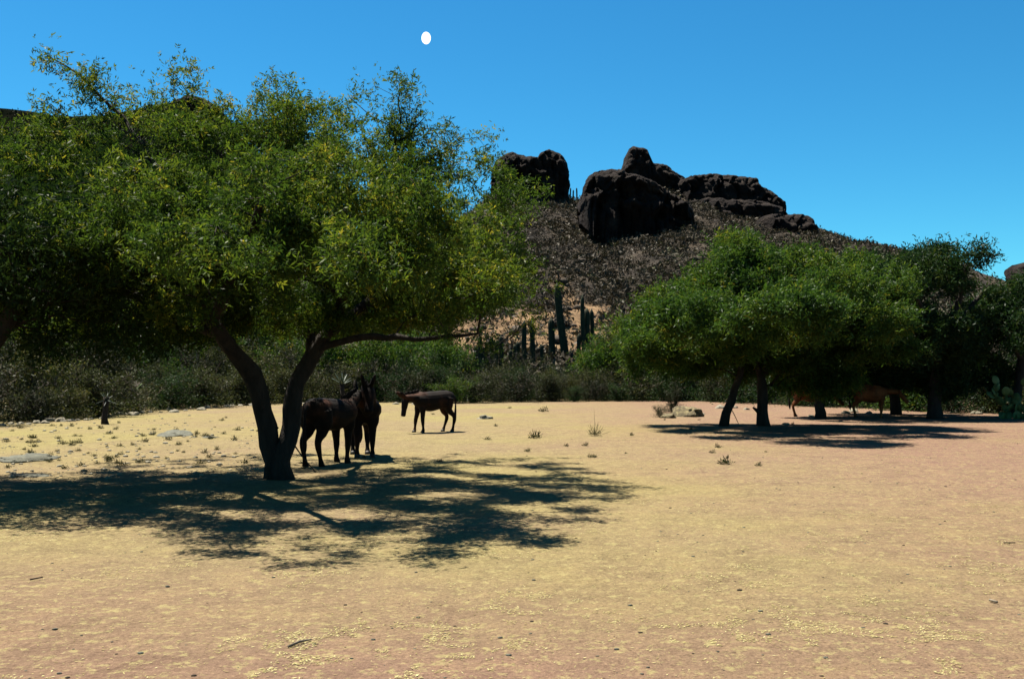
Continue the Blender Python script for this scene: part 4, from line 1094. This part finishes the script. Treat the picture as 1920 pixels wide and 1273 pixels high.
def quadruped(name, label, cat, loc, heading, scale, mat, neck_dir, head_dir, legs=(0, 0, 0, 0), ear='donkey', heavy=1.0, group=None, yaw=0.0, tail_len=.75, nl=None, thick=1.22):
    """local x forward, z up, built 1.15 m at the withers. heading: angle of forward from +x"""
    nl = nl or (.46 if ear == 'donkey' else .5)
    nd_ = Vector(neck_dir).normalized(); hd = Vector(head_dir).normalized()
    nb = Vector((.40, 0, .92)); poll = nb + nd_ * nl
    mz = poll + hd * .46
    h = heavy
    parts = []
    parts.append(cr([(-.66, 0, .93), (-.60, 0, .92), (-.46, 0, .90), (-.22, 0, .855), (.05, 0, .82), (.28, 0, .84), (.42, 0, .86), (.50, 0, .86)],
                    [(.06, .07), (.155, .17), (.215 * h, .25), (.25 * h, .275), (.27 * h, .285 * h), (.23 * h, .30), (.18, .26), (.10, .15)]))
    parts.append(cr([(.26, 0, .98), nb, nb + nd_ * nl * .5, poll, poll + hd * .06], [(.13, .23), (.13, .21), (.105, .165), (.085, .12), (.05, .06)]))
    parts.append(cr([poll - hd * .05, poll + hd * .08, poll + hd * .2, poll + hd * .33, mz, mz + hd * .03], [(.06, .08), (.092, .12), (.082, .108), (.066, .082), (.064, .074), (.04, .05)]))
    def leg(x, y, dx, hind):
        if hind:
            return cr([(x + .06, y * .75, .88), (x + .08, y, .70), (x + .05 + dx * .3, y, .56), (x - .08 + dx * .6, y, .40), (x - .03 + dx * .9, y, .15), (x - .01 + dx, y, .07), (x + .01 + dx, y, .0)],
                      [(.12, .17), (.105, .15), (.065, .085), (.042, .05), (.028, .032), (.036, .04), (.044, .05)])
        return cr([(x - .02, y * .8, .85), (x, y, .66), (x + dx * .3, y, .50), (x + .01 + dx * .6, y, .34), (x + dx * .9, y, .15), (x + dx, y, .07), (x + .02 + dx, y, .0)],
                  [(.08, .14), (.075, .10), (.052, .06), (.044, .047), (.028, .031), (.036, .04), (.044, .05)])
    ly = .13 * min(h, 1.15)
    feet = []
    for i, (x, y, hind) in enumerate([(.33, ly, False), (.33, -ly, False), (-.50, ly, True), (-.50, -ly, True)]):
        lp, lr = leg(x, y, legs[i], hind); parts.append((lp, [(a_ * thick, b_ * thick) for a_, b_ in lr])); feet.append((x + legs[i] + (.01 if hind else .02), y))
    side = Vector((0, 1, 0)); upv = hd.cross(side) * -1
    if upv.z < 0 and abs(hd.z) < .95: upv = -upv
    back = (nd_ - hd * nd_.dot(hd)).normalized() if (nd_ - hd * nd_.dot(hd)).length > .05 else Vector((0, 0, 1))
    for s in (1, -1):
        if ear == 'donkey':
            e0 = poll + Vector((0, s * .05, 0)) + back * .04; ed = (back * .8 - hd * .55 + side * s * .28).normalized()
            parts.append(cr([e0, e0 + ed * .07, e0 + ed * .15, e0 + ed * .22, e0 + ed * .25], [(.034, .034), (.056, .042), (.056, .036), (.036, .026), (.014, .012)]))
        else:
            e0 = poll + Vector((0, s * .07, 0)); ed = (side * s + back * .1 - hd * .2).normalized()
            parts.append(cr([e0, e0 + ed * .07, e0 + ed * .15], [(.025, .025), (.022, .05), (.012, .015)]))
    me = loft_mesh(parts, .017, mat)
    root = bpy.data.objects.new(name, None); COL.objects.link(root); root.location = loc; root.rotation_euler = (0, 0, heading); root.scale = (scale,) * 3
    tag(root, label, cat, group)
    link('body', me, root)
    for x, y in feet:
        b = Buf(); b.ring_loft([Vector((x + .012, y, -.005)), Vector((x, y, .03)), Vector((x - .008, y, .062))], [.056, .05, .042], n=10, up=(0, 1, 0)); link('hoof', b.mesh('hoof', M['hoof']), root)
    # tail: dock and tuft
    b = Buf(); tp, tr = cr([(-.64, 0, .98), (-.71, 0, .90), (-.72, .01, .72), (-.70, .02, .95 - tail_len * .8), (-.69, .02, .95 - tail_len)], [.028, .024, .02, .04, .008]); b.ring_loft([Vector(x) for x in tp], tr, n=8, rough=.3); link('tail', b.mesh('tail', M['hair']), root)
    # mane as a comb of short tufts
    if ear == 'donkey':
        rr = random.Random(3); b = Buf()
        for k in range(34):
            t = k / 33; p0 = nb.lerp(poll, t) + Vector((-.16 + .0 * t, 0, .0)) * 0; bk = Vector((-nd_.z, 0, nd_.x)) if nd_.x > 0 else Vector((-abs(nd_.z), 0, nd_.x))
            if bk.z < 0: bk = -bk
            base_ = p0 + bk * (.17 - .075 * t); tip = base_ + bk * .055 + Vector((rr.uniform(-.02, .02), rr.uniform(-.02, .02), 0))
            b.ring_loft([base_ - bk * .03, base_ + bk * .02, tip], [.016, .012, .003], n=4)
        link('mane', b.mesh('mane', M['hair']), root)
    if ear != 'donkey':
        for s in (1, -1):
            e0 = poll + Vector((0, s * .05, 0)) + back * .05; b = Buf()
            b.ring_loft([e0, e0 + side * s * .07 + back * .03, e0 + side * s * .11 + back * .1], [.02, .014, .004], n=7); link('horn', b.mesh('horn', M['stone_pale']), root)
    for s in (1, -1):
        import bmesh
        bm = bmesh.new(); bmesh.ops.create_icosphere(bm, subdivisions=2, radius=.018); me2 = bpy.data.meshes.new('eye'); bm.to_mesh(me2); bm.free(); me2.materials.append(M['eye'])
        link('eye', me2, root, poll + hd * .12 + back * .03 + Vector((0, s * .068, 0)))
    return root

# nearer shaded donkey seen from behind three quarters, heading away to the right
v = GP(620, 868); v.z = gz(v.x, v.y) - .005
quadruped('donkey', 'dark donkey in the shade seen from behind, rump towards the forked trunk', 'donkey', v, math.radians(66), 1.08, M['fur_rust'], (.8, 0, .42), (.7, 0, -.8), (.03, -.04, -.02, .05))
v = GP(684, 857); v.z = gz(v.x, v.y) - .005; v += Vector((-.09, .36, 0))
quadruped('donkey', 'dark donkey facing the camera with both long ears upright', 'donkey', v, math.radians(-76), 1.10, M['fur_dark'], (.6, 0, .5), (.55, 0, -.85), (.02, -.03, .02, -.03))
v = GP(809, 811); v.z = gz(v.x, v.y) - .005
quadruped('donkey', 'lone dark donkey standing in the sun in profile with lowered head', 'donkey', v, math.radians(212), 1.02, M['fur_rust'], (.85, 0, .0), (.15, 0, -1), (-.02, .1, -.06, .08), nl=.36)
# two red cows under the right hand trees
p = onground((P(1648, 700, 35.5).x, 36.3, 0))
quadruped('cow', 'red cow with sun on its back standing under the right hand trees', 'cow', p, math.radians(-8), 1.06, M['fur_cow'], (.9, 0, -.05), (.6, 0, -.75), (.02, -.04, .03, -.05), ear='cow', heavy=1.2, tail_len=.7)
p = onground((P(1530, 700, 36.5).x, 37.3, 0))
quadruped('cow', 'darker red cow half hidden behind the stubby trunk, head lowered', 'cow', p, math.radians(-5), 1.05, M['fur_cow'], (.85, 0, -.25), (.6, 0, -.75), (-.02, .04, .03, -.05), ear='cow', heavy=1.15, tail_len=.7)

# ------------------------------------------------------------------ moon
mm, nt, N, L = new_mat('moon_glow')
out = nd(N, 'ShaderNodeOutputMaterial'); em = nd(N, 'ShaderNodeEmission'); em.inputs['Color'].default_value = (.92, 1, 1, 1); em.inputs['Strength'].default_value = 0.5  # bright sky spot modelled as a moon; emission stands in for sunlight on it
mn = nd(N, 'ShaderNodeTexNoise', Scale=1.8, Detail=4.0); mr_ = ramp(N, [(.35, (.75, .9, .95)), (.6, (.95, 1, 1))]); L.new(mn.outputs['Fac'], mr_.inputs[0]); L.new(mr_.outputs[0], em.inputs['Color']); L.new(em.outputs[0], out.inputs[0])
import bmesh
bm = bmesh.new(); bmesh.ops.create_icosphere(bm, subdivisions=4, radius=1); me = bpy.data.meshes.new('moon'); bm.to_mesh(me); bm.free(); me.materials.append(mm)
me.polygons.foreach_set('use_smooth', np.ones(len(me.polygons), bool))
DMN = 5000; o = link('moon', me, None, P(799, 72, DMN), None, (8.8 / FPX * DMN, 8.8 / FPX * DMN, 11.5 / FPX * DMN))
tag(o, 'small white moon shining alone in the blue daytime sky', 'moon')
